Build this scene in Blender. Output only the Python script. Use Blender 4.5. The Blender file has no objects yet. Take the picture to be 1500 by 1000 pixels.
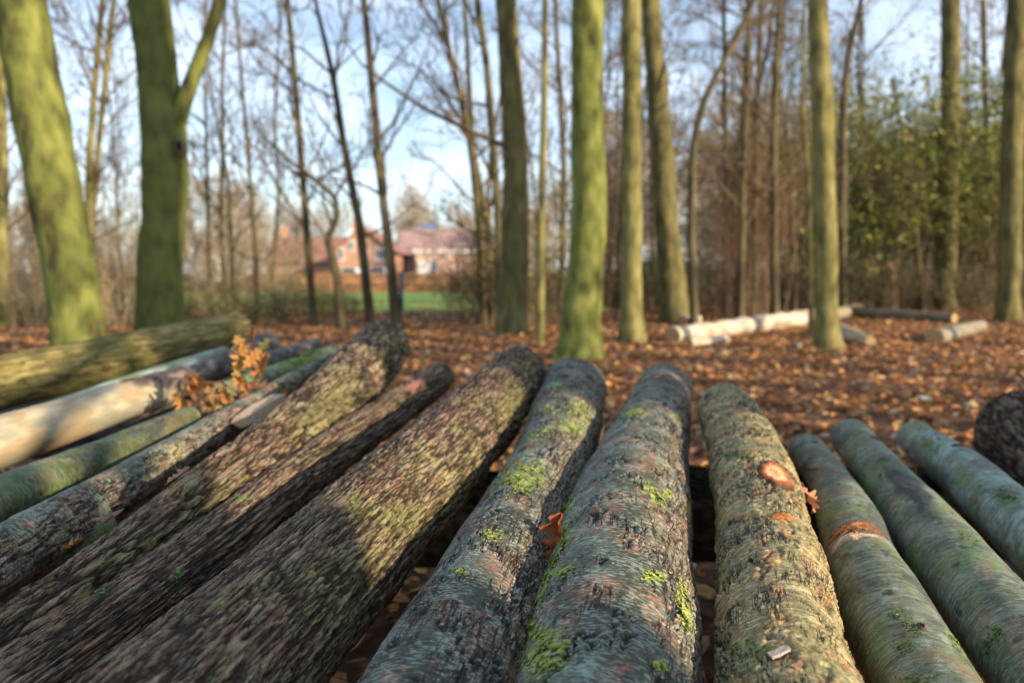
import bpy, math
import numpy as np
from mathutils import Vector

# ------------------------------------------------------------------ camera, light, exposure
scene = bpy.context.scene
COL = scene.collection
CAMZ, PITCH, FPX = 0.95, math.radians(4.9), 1166.67
cam_data = bpy.data.cameras.new('camera')
cam = bpy.data.objects.new('camera', cam_data)
COL.objects.link(cam)
cam.location = (0, 0, CAMZ)
cam.rotation_euler = (math.pi / 2 - PITCH, 0, 0)
cam_data.lens = 28.0
cam_data.sensor_width = 36.0
cam_data.clip_start = 0.02
cam_data.clip_end = 2000
cam_data.dof.use_dof = True
cam_data.dof.focus_distance = 1.02
cam_data.dof.aperture_fstop = 3.6
scene.camera = cam

SUN_AZ, SUN_EL = math.radians(125), math.radians(19)      # azimuth clockwise from +Y (the view direction)
SUNV = np.array([math.sin(SUN_AZ) * math.cos(SUN_EL), math.cos(SUN_AZ) * math.cos(SUN_EL), math.sin(SUN_EL)])
world = bpy.data.worlds.new('World')
scene.world = world
world.use_nodes = True
wn = world.node_tree
for n in list(wn.nodes):
    wn.nodes.remove(n)
def N(t, kind, **kw):
    n = t.nodes.new(kind)
    for k, v in kw.items():
        setattr(n, k, v)
    return n
w_out = N(wn, 'ShaderNodeOutputWorld'); w_bg = N(wn, 'ShaderNodeBackground')
w_sky = N(wn, 'ShaderNodeTexSky', sky_type='NISHITA')
w_sky.sun_disc = False
w_sky.sun_elevation = SUN_EL
w_sky.sun_rotation = SUN_AZ
w_sky.air_density = 1.0; w_sky.dust_density = 0.6; w_sky.ozone_density = 2.0
w_tc = N(wn, 'ShaderNodeTexCoord')
w_sep = N(wn, 'ShaderNodeSeparateXYZ'); wn.links.new(w_tc.outputs['Generated'], w_sep.inputs[0])
w_add = N(wn, 'ShaderNodeMath', operation='ADD'); wn.links.new(w_sep.outputs[2], w_add.inputs[0]); w_add.inputs[1].default_value = 0.16
w_max = N(wn, 'ShaderNodeMath', operation='MAXIMUM'); wn.links.new(w_add.outputs[0], w_max.inputs[0]); w_max.inputs[1].default_value = 0.1
w_cmb = N(wn, 'ShaderNodeCombineXYZ')
for i in (0, 1):
    dv = N(wn, 'ShaderNodeMath', operation='DIVIDE')
    wn.links.new(w_sep.outputs[i], dv.inputs[0]); wn.links.new(w_max.outputs[0], dv.inputs[1])
    wn.links.new(dv.outputs[0], w_cmb.inputs[i])
w_no = N(wn, 'ShaderNodeTexNoise'); w_no.inputs['Scale'].default_value = 1.1; w_no.inputs['Detail'].default_value = 6; w_no.inputs['Roughness'].default_value = 0.55
w_no.inputs['Distortion'].default_value = 0.4
wn.links.new(w_cmb.outputs[0], w_no.inputs['Vector'])
w_mr = N(wn, 'ShaderNodeMapRange'); w_mr.inputs['From Min'].default_value = 0.40; w_mr.inputs['From Max'].default_value = 0.66
w_mr.inputs['To Min'].default_value = 0.10; w_mr.inputs['To Max'].default_value = 0.62
wn.links.new(w_no.outputs['Fac'], w_mr.inputs['Value'])
w_mix = N(wn, 'ShaderNodeMix', data_type='RGBA')
wn.links.new(w_mr.outputs[0], w_mix.inputs[0]); wn.links.new(w_sky.outputs[0], w_mix.inputs[6])
w_mix.inputs[7].default_value = (8.2, 9.2, 10.8, 1)
wn.links.new(w_mix.outputs[2], w_bg.inputs[0])
w_bg.inputs[1].default_value = 0.115
wn.links.new(w_bg.outputs[0], w_out.inputs[0])

sun_data = bpy.data.lights.new('sun', 'SUN')
sun_data.energy = 5.0
sun_data.angle = math.radians(0.53)
sun_data.color = (1.0, 0.80, 0.56)
sun = bpy.data.objects.new('sun', sun_data)
COL.objects.link(sun)
sun.rotation_euler = Vector(SUNV).to_track_quat('Z', 'Y').to_euler()
sun.location = (20, -16, 12)

scene.view_settings.view_transform = 'Standard'
scene.view_settings.look = 'None'
scene.view_settings.gamma = 1.0
scene.view_settings.exposure = 0.78
scene.view_settings.use_curve_mapping = False
scene.render.engine = 'CYCLES'
scene.cycles.use_denoising = True
scene.cycles.max_bounces = 5
scene.cycles.diffuse_bounces = 3
scene.cycles.transparent_max_bounces = 4

# ------------------------------------------------------------------ helpers
CAM = np.array([0, 0, CAMZ])
FW = np.array([0, math.cos(PITCH), -math.sin(PITCH)])
UPV = np.array([0, math.sin(PITCH), math.cos(PITCH)])
def ray(px, py):
    u, v = (px - 750) / FPX, -(py - 500) / FPX
    d = FW + UPV * v
    return d + np.array([u, 0, 0])
def PY(px, py, Y):                 # point of the pixel's ray at world distance Y
    r = ray(px, py)
    return CAM + r * (Y / r[1])
def GR(px, py, z=0.0):             # ground point of a pixel
    r = ray(px, py)
    return CAM + r * ((z - CAMZ) / r[2])
def project(V):
    d = V - CAM
    f = d @ FW
    return 750 + FPX * d[:, 0] / f, 500 - FPX * (d @ UPV) / f, f
def norm(v):
    return v / np.linalg.norm(v)

def _hash(ix, iy, seed):
    ix = np.asarray(ix, np.int64); iy = np.asarray(iy, np.int64); seed = int(seed)
    n = (ix * 374761393 + iy * 668265263 + seed * 1442695041) & 0xffffffff
    n = ((n ^ (n >> 13)) * 1274126177) & 0xffffffff
    n = ((n ^ (n >> 15)) * 846822519) & 0xffffffff
    return ((n ^ (n >> 16)) & 0xffffff) / float(0xffffff)
def perlin(x, y, seed=0):
    x = np.asarray(x, float); y = np.asarray(y, float)
    x, y = np.broadcast_arrays(x, y)
    xi = np.floor(x).astype(np.int64); yi = np.floor(y).astype(np.int64)
    xf = x - xi; yf = y - yi
    def g(ox, oy):
        a = _hash(xi + ox, yi + oy, seed) * 2 * math.pi
        return np.cos(a) * (xf - ox) + np.sin(a) * (yf - oy)
    u = xf * xf * xf * (xf * (xf * 6 - 15) + 10); v = yf * yf * yf * (yf * (yf * 6 - 15) + 10)
    a = g(0, 0) * (1 - u) + g(1, 0) * u
    b = g(0, 1) * (1 - u) + g(1, 1) * u
    return (a * (1 - v) + b * v) * 1.5
def fbm(x, y, seed=0, o=4, gain=0.5):
    t = 0; a = 1
    for k in range(o):
        t = t + a * perlin(x * 2 ** k, y * 2 ** k, seed + 17 * k); a *= gain
    return t
def cells(x, y, seed=0):           # F1, F2 and a cell value
    x, y = np.broadcast_arrays(np.asarray(x, float), np.asarray(y, float))
    xi = np.floor(x).astype(np.int64); yi = np.floor(y).astype(np.int64)
    f1 = np.full(x.shape, 9.0); f2 = f1.copy(); val = np.zeros(x.shape)
    for ox in (-1, 0, 1):
        for oy in (-1, 0, 1):
            cx = xi + ox; cy = yi + oy
            d = np.hypot(cx + _hash(cx, cy, seed) - x, cy + _hash(cx, cy, seed + 5) - y)
            new = d < f1
            f2 = np.where(new, f1, np.minimum(f2, d))
            val = np.where(new, _hash(cx, cy, seed + 9), val)
            f1 = np.where(new, d, f1)
    return f1, f2, val
def sst(a, b, x):
    t = np.clip((x - a) / (b - a), 0, 1)
    return t * t * (3 - 2 * t)
def mixc(c, d, f):
    return c + (np.asarray(d) - c) * f[..., None]

def link(o, parent=None):
    COL.objects.link(o)
    if parent is not None:
        o.parent = parent
    return o
def tag(o, label=None, cat=None, group=None, kind=None):
    if label: o['label'] = label
    if cat: o['category'] = cat
    if group: o['group'] = group
    if kind: o['kind'] = kind
    return o
def thing(name, label, cat, loc=(0, 0, 0), group=None):
    o = bpy.data.objects.new(name, None)
    o.empty_display_size = 0.1
    o.location = [float(c) for c in loc]
    link(o)
    return tag(o, label, cat, group)
def make_mesh(name, V, faces, mat, parent=None, cols=None, alpha=None, uv=None, smooth=True, mats=None, midx=None):
    """faces: list of int arrays (n,k). V in world space; parent's location is subtracted."""
    V = np.asarray(V, float)
    if parent is not None:
        p = parent; off = np.zeros(3)
        while p is not None:
            off += np.array(p.location); p = p.parent
        V = V - off
    me = bpy.data.meshes.new(name)
    fl = [np.asarray(f) for f in faces if len(f)]
    loops = np.concatenate([f.ravel() for f in fl]).astype(np.int32)
    tot = np.concatenate([np.full(len(f), f.shape[1]) for f in fl]).astype(np.int32)
    start = np.concatenate([[0], np.cumsum(tot)[:-1]]).astype(np.int32)
    me.vertices.add(len(V)); me.vertices.foreach_set('co', V.astype(np.float32).ravel())
    me.loops.add(len(loops)); me.loops.foreach_set('vertex_index', loops)
    me.polygons.add(len(tot)); me.polygons.foreach_set('loop_start', start); me.polygons.foreach_set('loop_total', tot)
    me.polygons.foreach_set('use_smooth', np.full(len(tot), smooth))
    if midx is not None:
        me.polygons.foreach_set('material_index', np.asarray(midx, np.int32))
    me.update(calc_edges=True)
    me.validate()
    if cols is not None:
        a = me.color_attributes.new('Col', 'FLOAT_COLOR', 'POINT')
        c4 = np.ones((len(V), 4), np.float32); c4[:, :3] = cols
        if alpha is not None: c4[:, 3] = alpha
        a.data.foreach_set('color', c4.ravel())
    if uv is not None:
        l = me.uv_layers.new(name='UVMap')
        l.data.foreach_set('uv', np.asarray(uv, np.float32)[loops].ravel())
    for m in (mats or [mat]):
        me.materials.append(m)
    o = bpy.data.objects.new(name, me)
    return link(o, parent)

class MB:
    def __init__(s):
        s.V = []; s.Q = []; s.T = []; s.C = []; s.n = 0
    def add(s, V, quads=None, tris=None, col=None):
        V = np.asarray(V, float).reshape(-1, 3)
        s.V.append(V)
        if quads is not None and len(quads): s.Q.append(np.asarray(quads) + s.n)
        if tris is not None and len(tris): s.T.append(np.asarray(tris) + s.n)
        if col is not None:
            s.C.append(np.broadcast_to(np.asarray(col, float), V.shape))
        s.n += len(V)
    def tube(s, P, R, sides=5, col=None, rough=0.0, rng=None, cap=True):
        P = np.asarray(P, float); n = len(P)
        R = np.broadcast_to(np.asarray(R, float), (n,))
        d = np.gradient(P, axis=0); d /= np.linalg.norm(d, axis=1)[:, None] + 1e-9
        ref = np.array([1.0, 0, 0]) if abs(d[0][0]) < 0.7 else np.array([0, 1.0, 0])
        a = np.cross(d, ref); a /= np.linalg.norm(a, axis=1)[:, None] + 1e-9
        b = np.cross(d, a)
        th = np.arange(sides) * 2 * math.pi / sides
        rr = R[:, None] * np.ones(sides)[None]
        if rough and rng is not None:
            rr = rr * (1 + rough * rng.normal(size=rr.shape))
        V = P[:, None] + rr[..., None] * (np.cos(th)[None, :, None] * a[:, None] + np.sin(th)[None, :, None] * b[:, None])
        i = np.arange(n - 1)[:, None] * sides; j = np.arange(sides)[None]; k = (j + 1) % sides
        q = np.stack([i + j, i + k, i + sides + k, i + sides + j], -1).reshape(-1, 4)
        V = V.reshape(-1, 3); tris = []
        if cap and sides > 4:
            V = np.vstack([V, P[0], P[-1]]); m = n * sides
            jj = np.arange(sides); kk = (jj + 1) % sides
            tris = np.vstack([np.stack([kk, jj, np.full(sides, m)], -1), np.stack([(n - 1) * sides + jj, (n - 1) * sides + kk, np.full(sides, m + 1)], -1)])
        s.add(V, q, tris, col)
    def box(s, c, size, rz=0.0, col=None, taper=1.0):
        sx, sy, sz = [v / 2 for v in size]
        p = np.array([[x, y, z] for z in (-sz, sz) for x, y in ((-sx, -sy), (sx, -sy), (sx, sy), (-sx, sy))], float)
        p[4:, :2] *= taper
        ca, sa = math.cos(rz), math.sin(rz)
        p[:, :2] = p[:, :2] @ np.array([[ca, sa], [-sa, ca]])
        s.add(p + np.array(c), [[3, 2, 1, 0], [4, 5, 6, 7], [0, 1, 5, 4], [1, 2, 6, 5], [2, 3, 7, 6], [3, 0, 4, 7]], None, col)
    def build(s, name, mat, parent=None, smooth=True):
        V = np.concatenate(s.V)
        fs = []
        if s.Q: fs.append(np.concatenate(s.Q))
        if s.T: fs.append(np.concatenate(s.T))
        return make_mesh(name, V, fs, mat, parent, cols=np.concatenate(s.C) if s.C else None, smooth=smooth)

def copy_tree(o, parent=None):
    c = o.copy(); COL.objects.link(c)
    if parent is not None: c.parent = parent
    for ch in [x for x in KIDS.get(o.name, [])]:
        copy_tree(ch, c)
    return c
KIDS = {}
def reg(root):                     # remember a prototype's children so that copies are quick
    KIDS[root.name] = [x for x in root.children]
    for x in root.children: reg(x)

# ------------------------------------------------------------------ materials
def new_mat(name):
    m = bpy.data.materials.new(name); m.use_nodes = True
    t = m.node_tree
    b = t.nodes['Principled BSDF']
    b.inputs['Roughness'].default_value = 0.8
    b.inputs['Specular IOR Level'].default_value = 0.3
    return m, t, b
def mulcol(t, a, fac_socket, lo, hi):
    mr = N(t, 'ShaderNodeMapRange'); mr.inputs['From Min'].default_value = 0.3; mr.inputs['From Max'].default_value = 0.7
    mr.inputs['To Min'].default_value = lo; mr.inputs['To Max'].default_value = hi
    t.links.new(fac_socket, mr.inputs['Value'])
    mx = N(t, 'ShaderNodeVectorMath', operation='SCALE')
    t.links.new(a, mx.inputs[0]); t.links.new(mr.outputs[0], mx.inputs['Scale'])
    return mx.outputs[0]
def mat_attr(name, rough=0.8, spec=0.3, nscale=60, lo=0.75, hi=1.25, trans=0.0, bump=0.0):
    m, t, b = new_mat(name)
    b.inputs['Roughness'].default_value = rough; b.inputs['Specular IOR Level'].default_value = spec
    at = N(t, 'ShaderNodeAttribute', attribute_name='Col')
    tc = N(t, 'ShaderNodeTexCoord')
    no = N(t, 'ShaderNodeTexNoise'); no.inputs['Scale'].default_value = nscale; no.inputs['Detail'].default_value = 3
    t.links.new(tc.outputs['Object'], no.inputs['Vector'])
    c = mulcol(t, at.outputs['Color'], no.outputs['Fac'], lo, hi)
    t.links.new(c, b.inputs['Base Color'])
    if bump:
        bp = N(t, 'ShaderNodeBump'); bp.inputs['Distance'].default_value = bump
        t.links.new(no.outputs['Fac'], bp.inputs['Height']); t.links.new(bp.outputs[0], b.inputs['Normal'])
    if trans:
        tr = N(t, 'ShaderNodeBsdfTranslucent'); t.links.new(c, tr.inputs['Color'])
        mx = N(t, 'ShaderNodeMixShader'); mx.inputs[0].default_value = trans
        t.links.new(b.outputs[0], mx.inputs[1]); t.links.new(tr.outputs[0], mx.inputs[2])
        t.links.new(mx.outputs[0], t.nodes['Material Output'].inputs['Surface'])
    return m
def mat_bark_log(name, su, sv, lo=0.6, hi=1.4, rough=0.62, bump=0.0012, spec=0.35, fleck=None, crack=None):
    """fine grain laid over the per-point bark colour, in metres round (u) and along (v) the log"""
    m, t, b = new_mat(name)
    b.inputs['Roughness'].default_value = rough; b.inputs['Specular IOR Level'].default_value = spec
    at = N(t, 'ShaderNodeAttribute', attribute_name='Col')
    uv = N(t, 'ShaderNodeTexCoord')
    mp = N(t, 'ShaderNodeMapping'); mp.inputs['Scale'].default_value = (su, sv, 1)
    t.links.new(uv.outputs['UV'], mp.inputs['Vector'])
    n1 = N(t, 'ShaderNodeTexNoise'); n1.inputs['Scale'].default_value = 1; n1.inputs['Detail'].default_value = 5; n1.inputs['Roughness'].default_value = 0.6
    n1.inputs['Distortion'].default_value = 0.15
    t.links.new(mp.outputs[0], n1.inputs['Vector'])
    n2 = N(t, 'ShaderNodeTexNoise'); n2.inputs['Scale'].default_value = 420; n2.inputs['Detail'].default_value = 4; n2.inputs['Roughness'].default_value = 0.7
    t.links.new(uv.outputs['UV'], n2.inputs['Vector'])
    c = mulcol(t, at.outputs['Color'], n1.outputs['Fac'], lo, hi)
    if fleck:
        mp2 = N(t, 'ShaderNodeMapping'); mp2.inputs['Scale'].default_value = (fleck[0], fleck[1], 1); mp2.inputs['Rotation'].default_value = (0, 0, .06)
        t.links.new(uv.outputs['UV'], mp2.inputs['Vector'])
        n3 = N(t, 'ShaderNodeTexNoise'); n3.inputs['Scale'].default_value = 1; n3.inputs['Detail'].default_value = 2.5; n3.inputs['Roughness'].default_value = 0.5; n3.inputs['Distortion'].default_value = 0.25
        t.links.new(mp2.outputs[0], n3.inputs['Vector'])
        n4 = N(t, 'ShaderNodeTexNoise'); n4.inputs['Scale'].default_value = 22; n4.inputs['Detail'].default_value = 3
        t.links.new(uv.outputs['UV'], n4.inputs['Vector'])
        ad4 = N(t, 'ShaderNodeMath', operation='MULTIPLY_ADD'); t.links.new(n4.outputs['Fac'], ad4.inputs[0]); ad4.inputs[1].default_value = .45; t.links.new(n3.outputs['Fac'], ad4.inputs[2])
        mr3 = N(t, 'ShaderNodeMapRange'); mr3.inputs['From Min'].default_value = .755; mr3.inputs['From Max'].default_value = .80; mr3.inputs['To Max'].default_value = fleck[3]
        t.links.new(ad4.outputs[0], mr3.inputs['Value'])
        lum = N(t, 'ShaderNodeVectorMath', operation='MULTIPLY_ADD'); t.links.new(c, lum.inputs[0]); lum.inputs[1].default_value = (1.15, 1.2, 1.25); lum.inputs[2].default_value = fleck[2]
        mxf = N(t, 'ShaderNodeMix', data_type='RGBA'); t.links.new(mr3.outputs[0], mxf.inputs[0]); t.links.new(c, mxf.inputs[6]); t.links.new(lum.outputs[0], mxf.inputs[7])
        c = mxf.outputs[2]
    c = mulcol(t, c, n2.outputs['Fac'], 0.65, 1.35)
    ad = N(t, 'ShaderNodeMath', operation='ADD'); t.links.new(n1.outputs['Fac'], ad.inputs[0]); t.links.new(n2.outputs['Fac'], ad.inputs[1])
    for (cu, cv, wd, dk, g0, dp) in (crack or []):
        # thin dark fissures: where a stretched noise passes its middle value
        mc = N(t, 'ShaderNodeMapping'); mc.inputs['Scale'].default_value = (cu, cv, 1); t.links.new(uv.outputs['UV'], mc.inputs['Vector'])
        nc = N(t, 'ShaderNodeTexNoise'); nc.inputs['Scale'].default_value = 1; nc.inputs['Detail'].default_value = 3.5; nc.inputs['Roughness'].default_value = .55; nc.inputs['Distortion'].default_value = .35
        t.links.new(mc.outputs[0], nc.inputs['Vector'])
        sb = N(t, 'ShaderNodeMath', operation='SUBTRACT'); t.links.new(nc.outputs['Fac'], sb.inputs[0]); sb.inputs[1].default_value = .5
        ab = N(t, 'ShaderNodeMath', operation='ABSOLUTE'); t.links.new(sb.outputs[0], ab.inputs[0])
        mr = N(t, 'ShaderNodeMapRange'); mr.inputs['From Min'].default_value = wd * .35; mr.inputs['From Max'].default_value = wd; mr.inputs['To Min'].default_value = 1; mr.inputs['To Max'].default_value = 0
        t.links.new(ab.outputs[0], mr.inputs['Value'])
        ng = N(t, 'ShaderNodeTexNoise'); ng.inputs['Scale'].default_value = 17; ng.inputs['Detail'].default_value = 3; t.links.new(uv.outputs['UV'], ng.inputs['Vector'])
        ag = N(t, 'ShaderNodeMath', operation='MULTIPLY_ADD'); t.links.new(at.outputs['Alpha'], ag.inputs[0]); ag.inputs[1].default_value = .35; t.links.new(ng.outputs['Fac'], ag.inputs[2])
        mg = N(t, 'ShaderNodeMapRange'); mg.inputs['From Min'].default_value = g0; mg.inputs['From Max'].default_value = g0 + .1; t.links.new(ag.outputs[0], mg.inputs['Value'])
        ml = N(t, 'ShaderNodeMath', operation='MULTIPLY'); t.links.new(mr.outputs[0], ml.inputs[0]); t.links.new(mg.outputs[0], ml.inputs[1])
        mk = N(t, 'ShaderNodeMath', operation='MULTIPLY'); t.links.new(ml.outputs[0], mk.inputs[0]); mk.inputs[1].default_value = dk
        mx = N(t, 'ShaderNodeMix', data_type='RGBA'); t.links.new(mk.outputs[0], mx.inputs[0]); t.links.new(c, mx.inputs[6]); mx.inputs[7].default_value = (.020, .014, .010, 1)
        c = mx.outputs[2]
        su_ = N(t, 'ShaderNodeMath', operation='MULTIPLY_ADD'); t.links.new(ml.outputs[0], su_.inputs[0]); su_.inputs[1].default_value = -dp; t.links.new(ad.outputs[0], su_.inputs[2])
        ad = su_
    t.links.new(c, b.inputs['Base Color'])
    bp = N(t, 'ShaderNodeBump'); bp.inputs['Distance'].default_value = bump
    t.links.new(ad.outputs[0], bp.inputs['Height']); t.links.new(bp.outputs[0], b.inputs['Normal'])
    return m
def mat_noise(name, stops, scale=6, rough=0.85, stretch=(1, 1, 1), bump=0.0, spec=0.2, detail=4, coord='Object'):
    m, t, b = new_mat(name)
    b.inputs['Roughness'].default_value = rough; b.inputs['Specular IOR Level'].default_value = spec
    tc = N(t, 'ShaderNodeTexCoord'); mp = N(t, 'ShaderNodeMapping'); mp.inputs['Scale'].default_value = stretch
    t.links.new(tc.outputs[coord], mp.inputs['Vector'])
    no = N(t, 'ShaderNodeTexNoise'); no.inputs['Scale'].default_value = scale; no.inputs['Detail'].default_value = detail
    t.links.new(mp.outputs[0], no.inputs['Vector'])
    cr = N(t, 'ShaderNodeValToRGB')
    while len(cr.color_ramp.elements) < len(stops): cr.color_ramp.elements.new(0.5)
    for e, (p, c) in zip(cr.color_ramp.elements, stops):
        e.position = p; e.color = (*c, 1)
    t.links.new(no.outputs['Fac'], cr.inputs[0]); t.links.new(cr.outputs[0], b.inputs['Base Color'])
    if bump:
        bp = N(t, 'ShaderNodeBump'); bp.inputs['Distance'].default_value = bump
        t.links.new(no.outputs['Fac'], bp.inputs['Height']); t.links.new(bp.outputs[0], b.inputs['Normal'])
    return m

M_leaf = mat_attr('dry_leaf', 0.7, 0.25, 40, 0.75, 1.25, trans=0.18)
M_green = mat_attr('green_leaf', 0.5, 0.35, 10, 0.75, 1.25, trans=0.3)
M_lichen = mat_attr('lichen', 0.9, 0.1, 500, 0.7, 1.3)
M_paint = mat_attr('painted_parts', 0.6, 0.3, 0.8, 0.9, 1.1)
M_streak = mat_bark_log('bark_streaked', 130, 190, 0.55, 1.4, bump=.0007, fleck=(95, 300, (.135, .17, .15), 1.0), crack=[(85, 9.5, .030, .97, .62, 2.4), (150, 26, .022, .8, .72, 1.0)])
M_flaky = mat_bark_log('bark_flaky', 130, 150, 0.55, 1.4, bump=.001, fleck=(100, 290, (.10, .085, .04), .8), crack=[(95, 12, .030, .95, .58, 2.2), (170, 40, .024, .7, .62, 1.2)])
M_ridge = mat_bark_log('bark_ridged', 230, 60, 0.78, 1.22, rough=0.8, bump=0.0016, spec=0.2, crack=[(125, 10, .026, .8, .52, 1.4), (210, 28, .022, .55, .60, .8)])
M_smooth = mat_bark_log('bark_smooth', 35, 110, 0.7, 1.3, rough=0.58, bump=0.0004, fleck=(80, 240, (.05, .07, .06), .8))
M_pale = mat_bark_log('peeled_wood', 200, 14, 0.85, 1.15, rough=0.6, bump=0.0004)
M_cut = mat_noise('sawn_wood', [(0.3, (0.30, 0.17, 0.08)), (0.6, (0.50, 0.33, 0.17))], 60, bump=0.001)
M_fleshy = mat_attr('fresh_wood', 0.7, 0.2, 300, 0.7, 1.3, bump=0.002)
M_trunk = [
    mat_noise('mossy_trunk_bark', [(0.34, (0.075, 0.065, 0.032)), (0.44, (0.125, 0.135, 0.04)), (0.56, (0.185, 0.205, 0.055)), (0.72, (0.27, 0.26, 0.09))], 7, 0.95, (1, 1, 0.45), 0.03, 0.05, 9),
    mat_noise('dull_trunk_bark', [(0.30, (0.07, 0.06, 0.035)), (0.5, (0.13, 0.12, 0.05)), (0.7, (0.21, 0.18, 0.08))], 7, 0.95, (1, 1, 0.4), 0.03, 0.05, 8),
    mat_noise('pale_trunk_bark', [(0.34, (0.10, 0.085, 0.04)), (0.5, (0.19, 0.18, 0.065)), (0.7, (0.29, 0.25, 0.11))], 7, 0.95, (1, 1, 0.5), 0.02, 0.05, 8),
    mat_noise('green_shade_bark', [(0.30, (0.075, 0.08, 0.032)), (0.5, (0.115, 0.135, 0.04)), (0.75, (0.16, 0.17, 0.06))], 8, 0.95, (1, 1, 0.6), 0.03, 0.05, 8)]
M_twig = mat_noise('brown_twig', [(0.3, (0.10, 0.072, 0.045)), (0.7, (0.21, 0.16, 0.10))], 3, 0.85)
M_twig_warm = mat_noise('tan_twig', [(0.3, (0.26, 0.19, 0.11)), (0.7, (0.48, 0.38, 0.24))], 2, 0.85)
M_twig_red = mat_noise('russet_twig', [(0.3, (0.12, 0.075, 0.05)), (0.7, (0.24, 0.155, 0.10))], 2, 0.85)
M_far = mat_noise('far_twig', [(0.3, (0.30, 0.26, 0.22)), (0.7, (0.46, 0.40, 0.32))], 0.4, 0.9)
M_pole = mat_noise('young_trunk_bark', [(0.3, (0.05, 0.04, 0.025)), (0.55, (0.105, 0.09, 0.045)), (0.75, (0.18, 0.14, 0.075))], 5, 0.9, (1, 1, 0.3), 0.004)

# ------------------------------------------------------------------ ground
def gz(x, y):
    a = 0.035 * perlin(np.asarray(x) * 0.45, np.asarray(y) * 0.45, 3) + 0.012 * perlin(np.asarray(x) * 2.1, np.asarray(y) * 2.1, 4)
    return a * (1 - sst(17, 20, np.asarray(y, float)))
def sheet(name, xs, ys, zf, mat, label=None):
    X, Y = np.meshgrid(xs, ys)
    V = np.stack([X, Y, zf(X, Y)], -1).reshape(-1, 3)
    nx, ny = len(xs), len(ys)
    i = np.arange(ny - 1)[:, None] * nx; j = np.arange(nx - 1)[None]
    q = np.stack([i + j, i + j + 1, i + nx + j + 1, i + nx + j], -1).reshape(-1, 4)
    return make_mesh(name, V, [q], mat)
M_soil = mat_noise('leafy_soil', [(0.3, (0.045, 0.026, 0.016)), (0.5, (0.12, 0.06, 0.03)), (0.7, (0.24, 0.125, 0.06))], 9, 0.95, bump=0.02, detail=8)
xs = np.concatenate([[-700, -300, -120, -60], np.arange(-30, -9, 1.0), np.arange(-9, 13, 0.25), np.arange(13, 31, 1.0), [60, 120, 300, 700]])
ys = np.concatenate([[-60, -30, -14], np.arange(-8, 0, 1.0), np.arange(0, 17, 0.25), np.arange(17, 40, 1.0), [60, 100, 200, 500, 1200]])
tag(sheet('ground', xs, ys, gz, M_soil), kind='structure')
M_grass = mat_noise('lawn_grass', [(0.3, (0.20, 0.29, 0.05)), (0.7, (0.31, 0.43, 0.09))], 3, 0.9, bump=0.03, detail=8)
tag(sheet('lawn', np.linspace(-22, 2.5, 50), np.linspace(19.6, 39, 40), lambda X, Y: 0.03 + 0.02 * perlin(X, Y, 8), M_grass), kind='structure')

def leaf_mesh(P, size, yaw, tilt, roll, col, fold, full=True):
    """many leaves at once; P (n,3)"""
    n = len(P)
    if full:
        T = np.array([[-.5, 0, 0], [-.22, .22, 0], [.16, .26, 0], [.5, 0, 0], [.16, -.26, 0], [-.22, -.22, 0], [-.18, 0, 0], [.18, 0, 0]])
        F4 = np.array([[1, 2, 7, 6], [6, 7, 4, 5]]); F3 = np.array([[0, 1, 6], [2, 3, 7], [7, 3, 4], [0, 6, 5]])
    else:
        T = np.array([[-.5, 0, 0], [0, .28, 0], [.5, 0, 0], [0, -.28, 0]])
        F4 = np.zeros((0, 4), int); F3 = np.array([[0, 1, 2], [0, 2, 3]])
    L = np.repeat(T[None], n, 0) * size[:, None, None]
    L[:, :, 2] = fold[:, None] * (np.abs(T[:, 1])[None] * 1.1 + 0.5 * T[:, 0][None] ** 2 * np.sign(fold)[:, None]) * size[:, None]
    cy, sy, ct, st, cr, sr = np.cos(yaw), np.sin(yaw), np.cos(tilt), np.sin(tilt), np.cos(roll), np.sin(roll)
    x, y, z = L[..., 0], L[..., 1], L[..., 2]
    y, z = y * cr[:, None] - z * sr[:, None], y * sr[:, None] + z * cr[:, None]
    x, z = x * ct[:, None] - z * st[:, None], x * st[:, None] + z * ct[:, None]
    x, y = x * cy[:, None] - y * sy[:, None], x * sy[:, None] + y * cy[:, None]
    V = np.stack([x, y, z], -1) + P[:, None]
    k = len(T); off = (np.arange(n) * k)[:, None, None]
    f3 = (F3[None] + off).reshape(-1, 3); f4 = (F4[None] + off).reshape(-1, 4)
    return V.reshape(-1, 3), f4, f3, np.repeat(col, k, 0)
LEAFC = np.array([[.40, .165, .055], [.58, .27, .085], [.66, .38, .15], [.21, .10, .055], [.50, .36, .22], [.13, .068, .04], [.34, .165, .07], [.48, .25, .09], [.48, .40, .28]])
def litter(mb_args, rng):
    P, size, full = mb_args
    n = len(P)
    c = LEAFC[rng.choice(len(LEAFC), n, p=[.18, .16, .10, .18, .05, .17, .1, .045, .015])] * rng.uniform(.7, 1.35, (n, 1))
    return leaf_mesh(P, size, rng.uniform(0, 6.28, n), rng.normal(0, .32, n), rng.normal(0, .35, n), c, rng.uniform(-.5, .7, n), full)
rng = np.random.default_rng(5)
parts = []
def scatter(n, y0, y1, xw, smin, smax, full, x0=None, x1=None):
    y = np.sqrt(rng.uniform(y0 ** 2, y1 ** 2, n)) if x0 is None else rng.uniform(y0, y1, n)
    x = rng.uniform(-1, 1, n) * (y * xw + 1.5) if x0 is None else rng.uniform(x0, x1, n)
    keep = fbm(x * .9, y * .9, 61, 3) + rng.uniform(-.6, .6, n) > np.where(y < 4.5, -9, -.62); x, y = x[keep], y[keep]; n = len(x)
    s = rng.uniform(smin, smax, n)
    z = gz(x, y) + rng.uniform(0.004, 0.03, n)
    parts.append(litter((np.stack([x, y, z], -1), s, full), rng))
scatter(17000, 0, 7, 0.62, 0.045, 0.10, True, -3.2, 4.8)
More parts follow.
